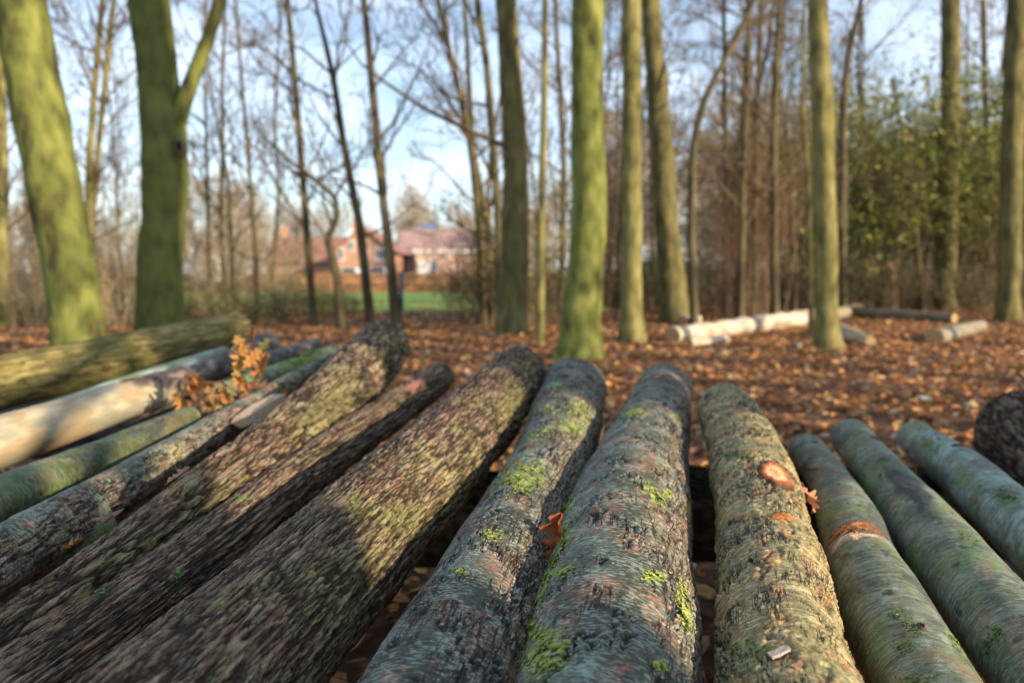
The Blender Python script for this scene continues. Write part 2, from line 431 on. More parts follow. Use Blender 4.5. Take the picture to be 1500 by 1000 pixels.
scatter(30000, 7, 14, 0.68, 0.05, 0.11, False)
scatter(24000, 14, 27, 0.68, 0.06, 0.13, False)
nV = 0; VV = []; Q4 = []; T3 = []; CC = []
for V, q, t, c in parts:
    VV.append(V); Q4.append(q + nV); T3.append(t + nV); CC.append(c); nV += len(V)
VV = np.concatenate(VV); CC = np.concatenate(CC)
o = make_mesh('fallen_leaves', VV, [np.concatenate(Q4), np.concatenate(T3)], M_leaf, cols=CC, smooth=False)
tag(o, 'brown and orange fallen leaves covering the woodland floor', 'fallen leaves', kind='stuff')

# ------------------------------------------------------------------ logs
GATE = {}
def bark(style, s, t, th, seed):
    """relief (m) and colour at s metres round and t metres along; th is the angle from the top of the log"""
    one = np.ones(np.broadcast(s, t).shape)
    lo = fbm(s * 7, t * 3.0, seed, 3)
    fine = fbm(s * 160, t * 160, seed + 2, 3)
    if style in ('streak', 'streak_fissured'):
        heavy = 0.35 if style == 'streak_fissured' else 0.0
        side = sst(-0.1, 0.8, th / 1.4 + 0.35 * perlin(s * 12, t * 5, seed + 3))          # right flank is more broken
        st = fbm(s * 34 + 0.4 * perlin(s * 40, t * 40, seed), t * 120 + perlin(s * 22, t * 9, seed + 8) * 1.2, seed + 4, 3)
        pale = sst(-0.1, 0.5, fbm(s * 9, t * 6, seed + 14, 3) + .1 * st)
        base = mixc(one[..., None] * np.array([.062, .066, .040]), [.12, .14, .10], pale * (0.9 - 0.6 * side))
        red = sst(0.0, 0.45, fbm(s * 16, t * 10, seed + 6, 3) + 0.25 * side) * sst(-0.3, 0.25, fbm(s * 90, t * 90, seed + 7, 2))
        base = mixc(base, [.27, .125, .075], red * 0.85)
        base = mixc(base, [.24, .21, .08], sst(0.35, 0.9, side) * sst(-0.1, 0.4, lo) * 0.6)
        disp = 0.0001 * st + 0.0006 * fine + 0.0025 * lo
        w = 0.8 * perlin(s * 50, t * 22, seed + 9)
        f = np.abs(perlin(s * 46 + w + .25 * perlin(s * 60, t * 110, seed + 13), t * 7.5 + perlin(s * 70, t * 60, seed + 1) * 0.15, seed + 10)) / 0.12
        gate = sst(0.08 - 0.55 * side * (1 + heavy) - heavy * 0.3, 0.26 - 0.45 * side - heavy * 0.3, fbm(s * 15, t * 13, seed + 11, 2))
        cut = np.exp(-f ** 2 * 1.6) * gate
        GATE['g'] = np.clip(side * .8 + gate * .5 + heavy, 0, 1)
        h2 = np.abs(perlin(s * 18, t * 60, seed + 12)) / 0.07
        cut2 = np.exp(-h2 ** 2) * gate * sst(0.1, 0.5, side + heavy) * 0.35
        cut = np.maximum(cut, cut2)
        lift = gate * (1 - cut) * 0.0016 * side
        disp = disp - 0.0062 * cut + lift
        base = mixc(base, [.23, .16, .11], gate * side * (1 - cut) * 0.55)
        base = mixc(base, [.018, .013, .010], sst(0.15, 0.6, cut))
        return disp, base
    if style in ('ridge', 'ridge_fine', 'ridge_long', 'ridge_brown', 'ridge_dark'):
        GATE['g'] = one * .6
        a, b, dep = {'ridge': (46, 4.4, .0072), 'ridge_fine': (98, 6.0, .0040), 'ridge_long': (80, 3.4, .0045), 'ridge_dark': (40, 12, .007), 'ridge_brown': (30, 6, .010)}[style]
        wx = 0.55 * perlin(s * a * .45, t * b * 2.2, seed + 1) + .22 * perlin(s * a, t * b * 7, seed + 14); wy = 0.15 * perlin(s * a, t * b * 2, seed + 2)
        sh = 0.55
        f1 = np.abs(perlin(s * a + sh * t * b + wx, t * b - s * 4 + wy, seed + 3) + .10 * perlin(s * 150, t * 70, seed + 12)) / 0.15
        f2 = np.abs(perlin(s * a - sh * t * b - wx, t * b + s * 4 - wy, seed + 4) + .10 * perlin(s * 150, t * 70, seed + 13)) / 0.15
        cut = np.maximum(np.exp(-f1 ** 2), np.exp(-f2 ** 2))
        f3 = np.abs(perlin(s * a * 2.1 + wx, t * b * 2.6 + wy, seed + 5)) / 0.10
        cut3 = np.exp(-f3 ** 2)
        plate = fbm(s * a * 1.5, t * b * 3, seed + 6, 3)
        run = np.exp(-(np.abs(perlin(s * a * .8 + .5 * wx, t * b * .42, seed + 19)) / .09) ** 2) * sst(-.35, .1, perlin(s * 14, t * 5, seed + 21))
        cut = np.maximum(cut, run)
        step_ = fbm(s * a * .6, t * b * 1.0, seed + 15, 3)
        disp = -dep * cut - dep * 0.35 * cut3 * (1 - cut) + 0.0009 * plate + 0.0016 * step_ + 0.0008 * fine + 0.003 * lo
        base = mixc(one[..., None] * np.array([.265, .185, .12]), [.33, .25, .17], sst(-0.2, 0.6, plate))
        base = mixc(base, [.27, .15, .10], sst(0.05, 0.5, fbm(s * 22, t * 9, seed + 7, 2)) * 0.7)
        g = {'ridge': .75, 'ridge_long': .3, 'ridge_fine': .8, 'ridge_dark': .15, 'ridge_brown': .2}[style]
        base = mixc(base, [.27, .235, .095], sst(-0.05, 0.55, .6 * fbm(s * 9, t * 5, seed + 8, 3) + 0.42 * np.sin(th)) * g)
        base = mixc(base, [.25, .31, .26], sst(0.3, 0.55, fbm(s * 45, t * 30, seed + 9, 2)) * 0.35)
        if style == 'ridge_dark': base = base * 0.55
        base = mixc(base, [.030, .019, .012], np.clip(cut * 1.0 + cut3 * .3, 0, 1))
        return disp, base
    if style == 'flaky':
        GATE['g'] = one * .35
        f1, f2, val = cells(s * 55 + .5 * perlin(s * 60, t * 60, seed), t * 26 + .5 * perlin(s * 60, t * 40, seed + 1), seed + 2)
        edge = 1 - sst(0.02, 0.22, f2 - f1)
        up = sst(0.35, 0.75, val + 0.5 * fbm(s * 14, t * 7, seed + 3, 2))
        st = fbm(s * 25, t * 170, seed + 4, 3)
        disp = 0.003 * up * (1 - edge) + 0.0007 * st + 0.0008 * fine + 0.003 * lo - 0.0018 * edge * up
        base = mixc(one[..., None] * np.array([.20, .155, .065]), [.38, .31, .16], sst(-.1, .4, st))
        base = mixc(base, [.13, .15, .07], sst(-0.05, 0.35, fbm(s * 18, t * 8, seed + 5, 3)) * 0.55)
        base = mixc(base, [.28, .15, .06], sst(0.15, 0.5, fbm(s * 30, t * 18, seed + 6, 2)) * .7)
        f = np.abs(perlin(s * 40 + st * .4, t * 11, seed + 7)) / 0.13
        cut = np.exp(-f ** 2 * 1.5) * sst(0.0, 0.25, fbm(s * 16, t * 8, seed + 8, 2))
        disp = disp - 0.0042 * cut
        base = mixc(base, [.04, .026, .018], np.clip(cut * 1.1 + edge * up * .45, 0, 1))
        return disp, base
    if style in ('smooth', 'smooth_wet', 'teal'):
        st = fbm(s * 22, t * 130, seed + 4, 3)
        mot = fbm(s * 14, t * 9, seed + 5, 4)
        c0, c1 = {'smooth': ([.10, .115, .065], [.19, .215, .15]), 'smooth_wet': ([.10, .12, .04], [.17, .20, .11]), 'teal': ([.13, .16, .12], [.26, .33, .29])}[style]
        base = mixc(one[..., None] * np.array(c0), c1, sst(-.25, .4, st * .6 + mot * .7))
        base = mixc(base, [.13, .20, .05], sst(0.22, 0.6, fbm(s * 9, t * 7, seed + 6, 3)) * .6)
        base = mixc(base, [.055, .055, .05], sst(0.30, 0.55, fbm(s * 8 + 9, t * 4, seed + 7, 3)) * .75)
        base = mixc(base, [.24, .15, .08], sst(0.35, 0.6, fbm(s * 14 + 3, t * 8, seed + 9, 3)) * .5)
        pit = sst(0.62, 0.8, fbm(s * 30, t * 30, seed + 8, 2))
        base = mixc(base, [.07, .05, .035], pit)
        return 0.0002 * st + 0.003 * lo + 0.0005 * fine - 0.0015 * pit, base
    if style == 'mossy':
        a, b = 34, 4.5
        f = np.abs(perlin(s * a + .4 * perlin(s * 20, t * 20, seed), t * b, seed + 3)) / 0.2
        cut = np.exp(-f ** 2)
        plate = fbm(s * 40, t * 20, seed + 6, 3)
        base = mixc(one[..., None] * np.array([.22, .19, .055]), [.36, .29, .12], sst(-.3, .5, plate))
        base = mixc(base, [.11, .13, .04], sst(-.05, .4, fbm(s * 6, t * 3, seed + 7, 3)) * .8)
        base = mixc(base, [.09, .07, .03], cut * .8)
        return -0.006 * cut + 0.0015 * plate + 0.005 * lo, base
    if style == 'pale':
        mot = fbm(s * 10, t * 5, seed, 4)
        base = mixc(one[..., None] * np.array([.33, .26, .15]), [.46, .40, .27], sst(-.3, .3, mot))
        base = mixc(base, [.24, .25, .19], sst(.15, .5, fbm(s * 12, t * 5, seed + 3, 3)) * .7)
        return 0.0015 * mot + 0.0006 * fine, base
    if style == 'dark':
        mot = fbm(s * 30, t * 14, seed, 3)
        base = mixc(one[..., None] * np.array([.045, .036, .034]), [.12, .09, .085], sst(-.2, .4, mot))
        base = mixc(base, [.34, .27, .2], sst(.4, .6, fbm(s * 26, t * 26, seed + 3, 3)) * .6)
        return 0.002 * mot + 0.004 * lo, base
    raise ValueError(style)
STYLE_MAT = {'streak': M_streak, 'streak_fissured': M_streak, 'ridge': M_ridge, 'ridge_fine': M_ridge, 'ridge_long': M_ridge, 'ridge_dark': M_ridge, 'ridge_brown': M_ridge, 'flaky': M_flaky,
             'smooth': M_smooth, 'smooth_wet': M_smooth, 'teal': M_smooth, 'mossy': M_ridge, 'pale': M_pale, 'dark': M_smooth}
LOGS = {}
def log(key, A, B, rad, style, label, seed=1, step=0.0024, na=190, bend=0.006, name='log', group=None, cat='log', edit=None, lumps=0.0, soff=None, bright=1.0):
    """A near, B far end of the axis; rad = radius at A, at B or a function of t in 0..1"""
    A = np.asarray(A, float); B = np.asarray(B, float)
    Ln = np.linalg.norm(B - A); d = (B - A) / Ln
    side = norm(np.cross(d, [0, 0, 1])); upv = np.cross(side, d)
    ts = [0.0]
    while ts[-1] < Ln:
        p = A + d * ts[-1]
        ts.append(ts[-1] + step * max(.8, np.linalg.norm(p - CAM)) * (1 if p[1] > .5 or abs(p[0]) > .6 * p[1] + .3 else 4))
    t = np.array(ts); t[-1] = Ln
    # angles: dense over the half that faces the camera, coarse below
    nl = max(10, na // 6)
    th = np.concatenate([np.linspace(-2.0, 2.0, na - nl), np.linspace(2.0, 2 * math.pi - 2.0, nl + 2)[1:-1]])
    n = len(th)
    r = rad(t / Ln) if callable(rad) else rad[0] + (rad[1] - rad[0]) * t / Ln
    r = r[:, None] * (1 + lumps * perlin(t[:, None] * 6, np.cos(th)[None] * 1.2 + 5, seed + 20)) 
    rm = float(np.mean(r))
    T, TH = np.meshgrid(t, th, indexing='ij')
    thw = np.where(TH > math.pi, TH - 2 * math.pi, TH)
    S = thw * rm
    disp, colr = bark(style, S, T, thw, seed)
    if edit is not None:
        disp, colr = edit(T, thw, disp, colr, S)
    colr = colr * bright
    seam = 1 - sst(2.6, 3.1, np.abs(thw)) * 0.999
    disp = disp * seam
    # chipped, slightly uneven rim
    rim = np.exp(-(Ln - T) / 0.003) + np.exp(-T / 0.003)
    R = r + disp - 0.0012 * rim
    off = bend * np.stack([perlin(t * 1.3, 0.3, seed + 31), perlin(t * 1.3, 7.3, seed + 32)], -1)
    if soff is not None: off[:, 0] += soff(t / Ln)
    C = A + d * t[:, None] + off[:, :1] * side + off[:, 1:] * upv
    V = C[:, None] + R[..., None] * (np.sin(TH)[..., None] * side + np.cos(TH)[..., None] * upv)
    m = len(t)
    i = np.arange(m - 1)[:, None] * n; j = np.arange(n)[None]; k = (j + 1) % n
    q = np.stack([i + j, i + n + j, i + n + k, i + k], -1).reshape(-1, 4)
    UV = np.stack([S + seed * 0.37, T], -1).reshape(-1, 2)
    root = thing(name, label, cat, (A + B) / 2 - [0, 0, rm], group)
    ob = make_mesh('bark', V.reshape(-1, 3), [q], STYLE_MAT[style], root, cols=colr.reshape(-1, 3), uv=UV, alpha=GATE.get('g', np.zeros(S.shape)).ravel())
    GATE.clear()
    for row, sgn in ((0, -1), (m - 1, 1)):
        ring = V[row]; c = C[row]
        rr = np.concatenate([c + (ring - c) * f + d * sgn * h for f, h in ((1.0, 0.0), (0.93, 0.0015), (0.6, 0.0005), (0.25, 0.001))] + [[c + d * sgn * 0.001]])
        jj = np.arange(n); kk = (jj + 1) % n
        qs = np.concatenate([np.stack([a * n + jj, a * n + kk, (a + 1) * n + kk, (a + 1) * n + jj], -1) for a in range(3)])
        tr = np.stack([3 * n + jj, 3 * n + kk, np.full(n, 4 * n)], -1)
        if sgn < 0: qs = qs[:, ::-1]; tr = tr[:, ::-1]
        make_mesh('cut_end', rr, [qs, tr], M_cut, root)
    LOGS[key] = dict(root=root, bark=ob, V=V, C=C, side=side, up=upv, d=d, r=rm, A=A, B=B, L=Ln)
    return root
def surface_at(key, px, py):
    """front-most surface point and normal of a log under a pixel of the photograph"""
    L = LOGS[key]
    if 'px' not in L:
        V = L['V'].reshape(-1, 3)
        nrm = (L['V'] - L['C'][:, None]).reshape(-1, 3); nrm /= np.linalg.norm(nrm, axis=1)[:, None]
        x, y, f = project(V)
        ok = (np.sum(nrm * (CAM - V), 1) > 0) & (f > 0.2)
        L['px'] = (x[ok], y[ok], V[ok], nrm[ok])
    x, y, V, nrm = L['px']
    k = int(np.argmin((x - px) ** 2 + (y - py) ** 2))
    return V[k], nrm[k]

RACK_N = norm(np.array([0, -math.sin(math.radians(1.9)), math.cos(math.radians(1.9))]))
RACK_C = RACK_N @ np.array([0, 1.0, 0.40])
def solve(l0, l1, r0, r1, v, yend, lift=0.0, ynear=0.12):
    """axis and radii of a log lying on the rack from its two outline edges in the photograph"""
    def xa(a, b, y): return a[0] + (b[0] - a[0]) * (y - a[1]) / (b[1] - a[1])
    cx = lambda y: (xa(l0, l1, y) + xa(r0, r1, y)) / 2
    n = norm(np.cross(ray(cx(1000), 1000), ray(cx(600), 600)))
    d = norm(ray(cx(v), v))
    d = norm(d - n * (d @ n))
    u = np.cross(n, d); u = u if u[2] < 0 else -u
    def ang(p):
        r = ray(*p); rp = r - (r @ d) * d
        return abs(math.atan2(rp @ n, rp @ u))
    an = (ang((xa(l0, l1, 1000), 1000)) + ang((xa(r0, r1, 1000), 1000))) / 2
    af = (ang((xa(l0, l1, 620), 620)) + ang((xa(r0, r1, 620), 620))) / 2
    k = math.sin((an + af) / 2)
    h = (RACK_C + lift - CAM @ RACK_N) / (u @ RACK_N - k)
    A0 = CAM + h * u
    def tpix(y):
        r = ray(cx(y), y); return h * (r @ d) / (r @ u)
    te = tpix(yend); tn = (ynear - A0[1]) / d[1]
    t1, t2 = tpix(1000), tpix(620)
    rn, rf = h * math.sin(an), h * math.sin(af)
    rr = lambda t: rn + (rf - rn) * (t - t1) / (t2 - t1)
    A, B = A0 + d * tn, A0 + d * te
    print('log solved: h %.3f  r %.3f..%.3f  end y %.2f z %.2f  near z %.2f' % (h, rr(tn), rr(te), B[1], B[2], A[2]))
    return A, B, (rr(tn), rr(te))


def fitted(key, style, label, seed, Ledge, Redge, v, yend, bend=0.0, edit=None, lumps=.03, rfix=None, bright=.86, step=.0036, na=140, **kw):
    """solve the straight log, then shift and swell it along its length until its outline follows the two edge polylines"""
    le = sorted(Ledge, key=lambda p: p[1]); re_ = sorted(Redge, key=lambda p: p[1])
    def ex(e, y):
        xs_ = [p[0] for p in e]; ys_ = [p[1] for p in e]
        y = np.asarray(y, float); x = np.interp(y, ys_, xs_)
        s0 = (xs_[1] - xs_[0]) / (ys_[1] - ys_[0]); s1 = (xs_[-1] - xs_[-2]) / (ys_[-1] - ys_[-2])
        return np.where(y < ys_[0], xs_[0] + s0 * (y - ys_[0]), np.where(y > ys_[-1], xs_[-1] + s1 * (y - ys_[-1]), x))
    A, B, r = solve(le[-1], le[0], re_[-1], re_[0], v, yend, **kw)
    d = norm(B - A); L_ = np.linalg.norm(B - A); side = norm(np.cross(d, [0, 0, 1])); upv = np.cross(side, d)
    m = 34; t = np.linspace(0, L_, m); off = np.zeros(m); rad = np.interp(t, [0, L_], r) if rfix is None else rfix(t / L_)
    for it in range(6):
        C = A + d * t[:, None] + off[:, None] * side
        to = CAM - C; to = to - (to @ d)[:, None] * d; h = np.linalg.norm(to, axis=1); w = to / h[:, None]
        ac = np.cross(d, w); sb = np.clip(rad / h, 0, .9); cb = np.sqrt(1 - sb ** 2)
        e = []; pxm = []
        for sg in (-1, 1):
            S = C + rad[:, None] * (sg * cb[:, None] * ac + sb[:, None] * w)
            x, y, f = project(S)
            e.append(((ex(le if (ac[:, 0].mean() * sg) < 0 else re_, y) - x) * f / FPX, y)) 
            pxm.append(f)
            # an error in x at one row is seen along a slanted edge: take its part across the log
        dx, dy, _ = project(C + d * .05); cx, cy, _ = project(C)
        k = np.abs(dy - cy) / np.hypot(dx - cx, dy - cy)
        eL, eR = (e[0][0], e[1][0]) if ac[:, 0].mean() > 0 else (e[1][0], e[0][0])
        # only rows whose edges lie in the measured range pull
        yy = e[0][1]; ok = (yy < 1060) & (pxm[0] > .3)
        sh = (eL + eR) / 2 * k; dr = (eR - eL) / 2 * k
        if rfix is not None: sh = eL * k; dr = dr * 0
        if ok.sum() > 3:
            i0 = np.argmax(ok); sh[:i0] = sh[i0]; dr[:i0] = dr[i0]
        ker = np.ones(3) / 3
        sh = np.convolve(np.pad(sh, 1, 'edge'), ker, 'valid'); dr = np.convolve(np.pad(dr, 1, 'edge'), ker, 'valid')
        off = off + np.clip(sh, -.04, .04) * .8; rad = np.clip(rad + np.clip(dr, -.03, .03) * .8, .02, .16)
    print('   fitted', key, 'rad', np.round(rad[[2, 8, 16, 24, 31]], 3), 'off', np.round(off[[2, 8, 16, 24, 31]], 3))
    return log(key, A, B, lambda u: np.interp(u * L_, t, rad), style, label, seed, bend=bend, edit=edit, lumps=lumps, soff=lambda u: np.interp(u * L_, t, off), bright=bright, step=step, na=na)
fitted('LC', 'streak_fissured', 'grey green log with one big yellow lichen patch, left of the streaked central log', 21,
    [(795, 560), (750, 667), (720, 710), (653, 807), (590, 900), (523, 1000)], [(885, 590), (878, 640), (862, 700), (835, 790), (805, 900), (785, 1000)], 345, 568, bright=.82, step=.0026, na=192, lift=-.012)
fitted('L4', 'streak', 'central log with pale green streaks, black cracks and lichen down its left edge', 11,
    [(925, 575), (900, 615), (867, 667), (843, 710), (817, 767), (793, 853), (762, 960), (748, 1000)], [(1012, 590), (1008, 667), (1010, 740), (1015, 820), (1025, 920), (1030, 1000)], 358, 569, bright=.82, step=.0026, na=192)
fitted('L3', 'ridge_fine', 'broad log with scaly brown bark and an olive sunlit flank', 31,
    [(716, 530), (640, 592), (540, 667), (400, 777), (250, 890), (113, 1000)], [(807, 554), (748, 651), (733, 667), (680, 743), (653, 777), (587, 857), (483, 1000)], 335, 547, bright=1.12, step=.0026, na=192)
fitted('L5', 'flaky', 'flaky yellowish log with an oval orange knot cut on its top', 41,
    [(1020, 590), (1030, 630), (1038, 667), (1048, 740), (1050, 800), (1052, 900), (1045, 1000)], [(1112, 600), (1145, 650), (1167, 700), (1187, 767), (1213, 833), (1233, 930), (1262, 1000)], 330, 600, bright=1.08, step=.0026, na=192)
fitted('L6', 'smooth', 'smooth green log with a splintered orange axe wound across its top', 51,
    [(1152, 665), (1187, 717), (1207, 810), (1233, 920), (1273, 1000)], [(1217, 660), (1250, 700), (1287, 745), (1317, 810), (1367, 887), (1443, 1000)], 370, 661)
def stain7(T, th, disp, c, S):
    m = sst(.25, .6, 1 - np.hypot((T - 1.50) / 0.26, (th + .15) / .75) + .35 * fbm(S * 20, T * 9, 77, 3))
    return disp, mixc(c, [.03, .028, .03], m * .92)
fitted('L7', 'smooth', 'smooth grey green log with a blackish smudge along its top', 61,
    [(1215, 645), (1250, 700), (1290, 760), (1320, 810), (1370, 893), (1447, 1000)], [(1285, 640), (1333, 687), (1400, 750), (1500, 850), (1640, 1000)], 370, 640, edit=stain7)
fitted('L8', 'teal', 'smooth blue green log with mossy flecks, next to the dark ridged log', 71,
    [(1308, 645), (1343, 680), (1380, 717), (1423, 763), (1500, 845), (1640, 1000)], [(1383, 635), (1433, 663), (1500, 715), (1860, 1000)], 380, 641)
fitted('L2', 'ridge_long', 'mid sized brown log with a pinkish bark patch near its far end', 81,
    [(640, 530), (417, 667), (267, 777), (150, 857), (0, 957), (-70, 1000)], [(680, 556), (577, 633), (390, 790), (240, 905), (120, 1000)], 320, 553, bright=1.12, rfix=lambda u: .055 - .002 * u)
fitted('L1', 'ridge', 'deeply furrowed log flaring to a fat far end, tallest tip of the rack', 91,
    [(548, 466), (520, 492), (480, 530), (400, 600), (290, 680), (200, 747), (117, 807), (0, 887), (-150, 990)], [(627, 525), (610, 537), (500, 612), (400, 690), (250, 805), (100, 905), (-30, 1000)], 300, 506, bright=1.12, rfix=lambda u: .047 + .058 * sst(.30, .97, u))

def lg(key, a, b, ra, rb, style, label, seed, step=0.008, na=80, **kw):
    return log(key, PY(*a), PY(*b), (ra, rb), style, label, seed, step=step, na=na, **kw)
# heap of logs on the left
lg('L0', (-230, 960, 0.95), (484, 528, 2.95), .058, .024, 'streak', 'long blue green log lying low between the furrowed log and the wet green log', 101, bright=1.15, step=0.006, na=90)
lg('thin', (60, 748, 1.55), (312, 622, 2.2), .017, .014, 'mossy', 'thin brown branch log, cut off just below the oak leaves', 103)
lg('wet', (-330, 882, 1.1), (281, 611, 2.15), .060, .034, 'smooth_wet', 'wet shiny green log in front of the pale peeled log', 105, bright=.62, step=0.006, na=90)
def burnt(T, th, disp, c, S):
    Lw = T.max()
    m = sst(-.05, .04, T - (Lw - .36 + .13 * th) + .06 * fbm(S * 12, T * 12, 5, 3))
    dk = mixc(np.ones(T.shape)[..., None] * np.array([.07, .052, .047]), [.30, .22, .17], sst(.1, .5, fbm(S * 30, T * 20, 8, 3)) * .6)
    w = m[..., None]
    return disp + 0.004 * m + .003 * m * fbm(S * 25, T * 15, 9, 3), c * (1 - w) + dk * w
lg('pale', (-330, 752, 1.42), (272, 560, 2.75), .074, .052, 'pale', 'pale peeled log with a dark remnant of bark at its far end', 107, edit=burnt, step=0.006, na=90)
lg('big', (-420, 655, 2.15), (352, 484, 3.75), .100, .090, 'mossy', 'thick mossy yellow green log at the back of the left heap', 109, lumps=.06, bright=.9, step=0.006, na=90)
lg('darka', (205, 590, 2.75), (395, 503, 3.55), .05, .052, 'dark', 'short blackish log behind the upright oak leaves', 111)
lg('darkb', (355, 540, 3.0), (462, 508, 3.6), .038, .040, 'dark', 'slim purplish black log with a pale nick, pointing past the oak leaves', 113)
lg('greenb', (300, 588, 2.6), (492, 516, 3.45), .040, .036, 'smooth_wet', 'short green mossy log just behind the tip of the blue green log', 115)
lg('under', (-20, 640, 2.5), (330, 524, 3.3), .05, .05, 'teal', 'green log mostly hidden between the mossy log and the dark bark', 117)
lg('low', (-420, 1010, 1.0), (150, 762, 1.45), .055, .05, 'smooth', 'low brown green log at the left edge, with the dry oak leaf on it', 119, step=0.006, na=90)
# dark ridged log at the right edge
log('L9', PY(2150, 1110, 1.05), PY(1500, 634, 2.3), (.12, .150), 'ridge_brown', 'thick dark ridged log cut off by the right edge of the photo', 121, step=0.005, na=110, bright=.75)
# cross logs that carry the rack, and the blocks under them
log('beam1', (-2.7, 1.99, .30), (1.9, 2.16, .295), (.130, .125), 'ridge_dark', 'dark thick cross log carrying the far ends of the log rack', 131, step=0.008, na=70, name='cross_log')
log('beam2', (-1.9, .42, .255), (1.9, .48, .25), (.125, .12), 'ridge_dark', 'thick cross log carrying the near ends of the log rack', 133, step=0.01, na=60, name='cross_log')
LOGS['beam1']['root']['label'] = 'dark thick cross log carrying the far ends of the log rack'
log('beam3', (-2.1, 3.12, .36), (-.72, 3.36, .35), (.15, .14), 'dark', 'dark cross log deep under the left heap', 135, step=0.012, na=60, name='cross_log')
for k, (x, y) in enumerate(((-1.55, 2.03), (1.55, 2.15), (-1.55, .43), (1.55, .47), (-2.3, 2.0), (-1.8, 3.17), (-.95, 3.32))):
    log('blk%d' % k, (x, y - .3, .095), (x, y + .3, .095), (.1, .1), 'dark', 'short block of wood under the end of a cross log', 140 + k, step=0.02, na=40, name='wood_block', group='blocks under the cross logs', cat='wood block')
# green lichen cushion on the cross log seen in the gap

# ------------------------------------------------------------------ lichen, wounds, loose bits on the logs
def paint_crust(key, px, py, rx, ry, rot, col, seed):
    L = LOGS[key]; me = L['bark'].data
    x, y, f = L.setdefault('proj', project(L['V'].reshape(-1, 3)))
    dx, dy = x - px, y - py
    sel = np.where((np.abs(dx) < 2 * rx + 2 * ry) & (np.abs(dy) < 2 * rx + 2 * ry))[0]
    if not len(sel): return
    u = (dx[sel] * math.cos(rot) + dy[sel] * math.sin(rot)) / rx; v = (-dx[sel] * math.sin(rot) + dy[sel] * math.cos(rot)) / ry
    n = fbm(dx[sel] * .12, dy[sel] * .14, seed, 3)
    w = sst(0, .8, 1.15 - np.hypot(u, v) + .9 * n) * .8
    a = me.color_attributes['Col']; c = np.empty(len(me.vertices) * 4, np.float32); a.data.foreach_get('color', c); c = c.reshape(-1, 4)
    c[sel, :3] += (np.array(col) * .8 - c[sel, :3]) * w[:, None]
    a.data.foreach_set('color', c.ravel())
def lichen(key, spots, seed, base=(.30, .35, .075), fl=(.0016, .0042), name='lichen'):
    g = np.random.default_rng(seed); mb = MB()
    par = LOGS[key]['root']; par_f = lambda c: perlin(c[0] * 2.3 + seed, c[1] * 2.3, seed) < -.12
    for (px, py, rx, ry, rot, n) in spots:
        ctr = g.uniform(-.75, .75, (9, 2)); n = int(n * .8)
        paint_crust(key, px, py, rx, ry, rot, base, seed + int(px))
        for _ in range(n):
            c = ctr[g.integers(9)] + g.normal(0, .22 if g.random() < .7 else .5, 2)
            if np.hypot(*c) > 1.9 or (par_f is not None and par_f(c)): continue
            dx = c[0] * rx * math.cos(rot) - c[1] * ry * math.sin(rot); dy = c[0] * rx * math.sin(rot) + c[1] * ry * math.cos(rot)
            p, nr = surface_at(key, px + dx, py + dy)
            sz = g.uniform(*fl) * (1.15 if np.hypot(*c) < .6 else .75)
            a = norm(np.cross(nr, g.normal(size=3))); b = np.cross(nr, a)
            k = 7; ph = np.arange(k) * 2 * math.pi / k
            rr = sz * g.uniform(.55, 1.15, k)
            h = g.uniform(.05, .55, k) * sz
            ring = p + nr * .0006 + rr[:, None] * (np.cos(ph)[:, None] * a + np.sin(ph)[:, None] * b) + h[:, None] * nr
            V = np.vstack([ring, p + nr * 0.0008])
            col = np.array(base) * g.uniform(.55, 1.35) * np.array([g.uniform(.8, 1.15), 1, g.uniform(.8, 1.6)])
            cc = np.vstack([np.repeat(col[None], k, 0) * 1.1, col[None] * .6])
            mb.add(V, None, [[j, (j + 1) % k, k] for j in range(k)], cc)
    o = mb.build(name, M_lichen, par, smooth=False)
    o['kind'] = 'stuff'
    return o
lichen('LC', [(765, 697, 40, 24, -.2, 900), (800, 600, 12, 7, 0, 60), (850, 600, 22, 12, .6, 150), (720, 785, 16, 8, 0, 80), (815, 565, 10, 6, 0, 40), (838, 625, 25, 14, .3, 160), (675, 838, 10, 5, 0, 50),
              (712, 783, 8, 4, 0, 30), (790, 635, 20, 7, -.4, 110)], 1)
lichen('L4', [(800, 962, 36, 26, -.7, 1000), (826, 785, 16, 18, -.6, 420), (788, 925, 13, 22, -.9, 330), (800, 850, 7, 60, .35, 420), (832, 738, 10, 16, .2, 190), (930, 604, 22, 8, 0, 220), (960, 845, 16, 8, .2, 230),
              (955, 722, 28, 8, .7, 180), (1002, 892, 10, 34, -.2, 420), (828, 838, 14, 8, -.3, 130), (1010, 745, 4, 14, 0, 80), (978, 722, 9, 5, .6, 60), (965, 975, 12, 9, 0, 70), (992, 610, 9, 5, 0, 40)], 2)
lichen('L3', [(590, 760, 30, 26, 0, 12), (520, 735, 14, 20, 0, 8), (750, 590, 20, 24, 0, 14)], 3, (.25, .24, .09), (.0015, .0035))
lichen('L5', [(1062, 515, 18, 4, 0, 50), (1080, 668, 30, 4, .1, 90), (1050, 840, 6, 10, 0, 90), (1100, 950, 40, 14, 0, 60)], 4, (.12, .17, .045), (.0012, .003))
lichen('L6', [(1325, 945, 16, 12, 0, 120), (1335, 915, 20, 10, .3, 120), (1340, 995, 30, 8, 0, 110), (1315, 900, 18, 8, 0, 60), (1400, 940, 22, 8, .9, 120), (1290, 735, 10, 5, 0, 30)], 5, (.16, .21, .06), (.0012, .0028))
lichen('L7', [(1460, 930, 14, 16, .2, 120), (1445, 950, 8, 14, 0, 60), (1420, 790, 30, 16, .7, 60)], 6, (.11, .16, .045), (.0012, .0028))
lichen('L8', [(1475, 725, 22, 12, .3, 160), (1360, 650, 20, 8, .6, 40)], 7, (.09, .15, .04), (.0015, .0035))
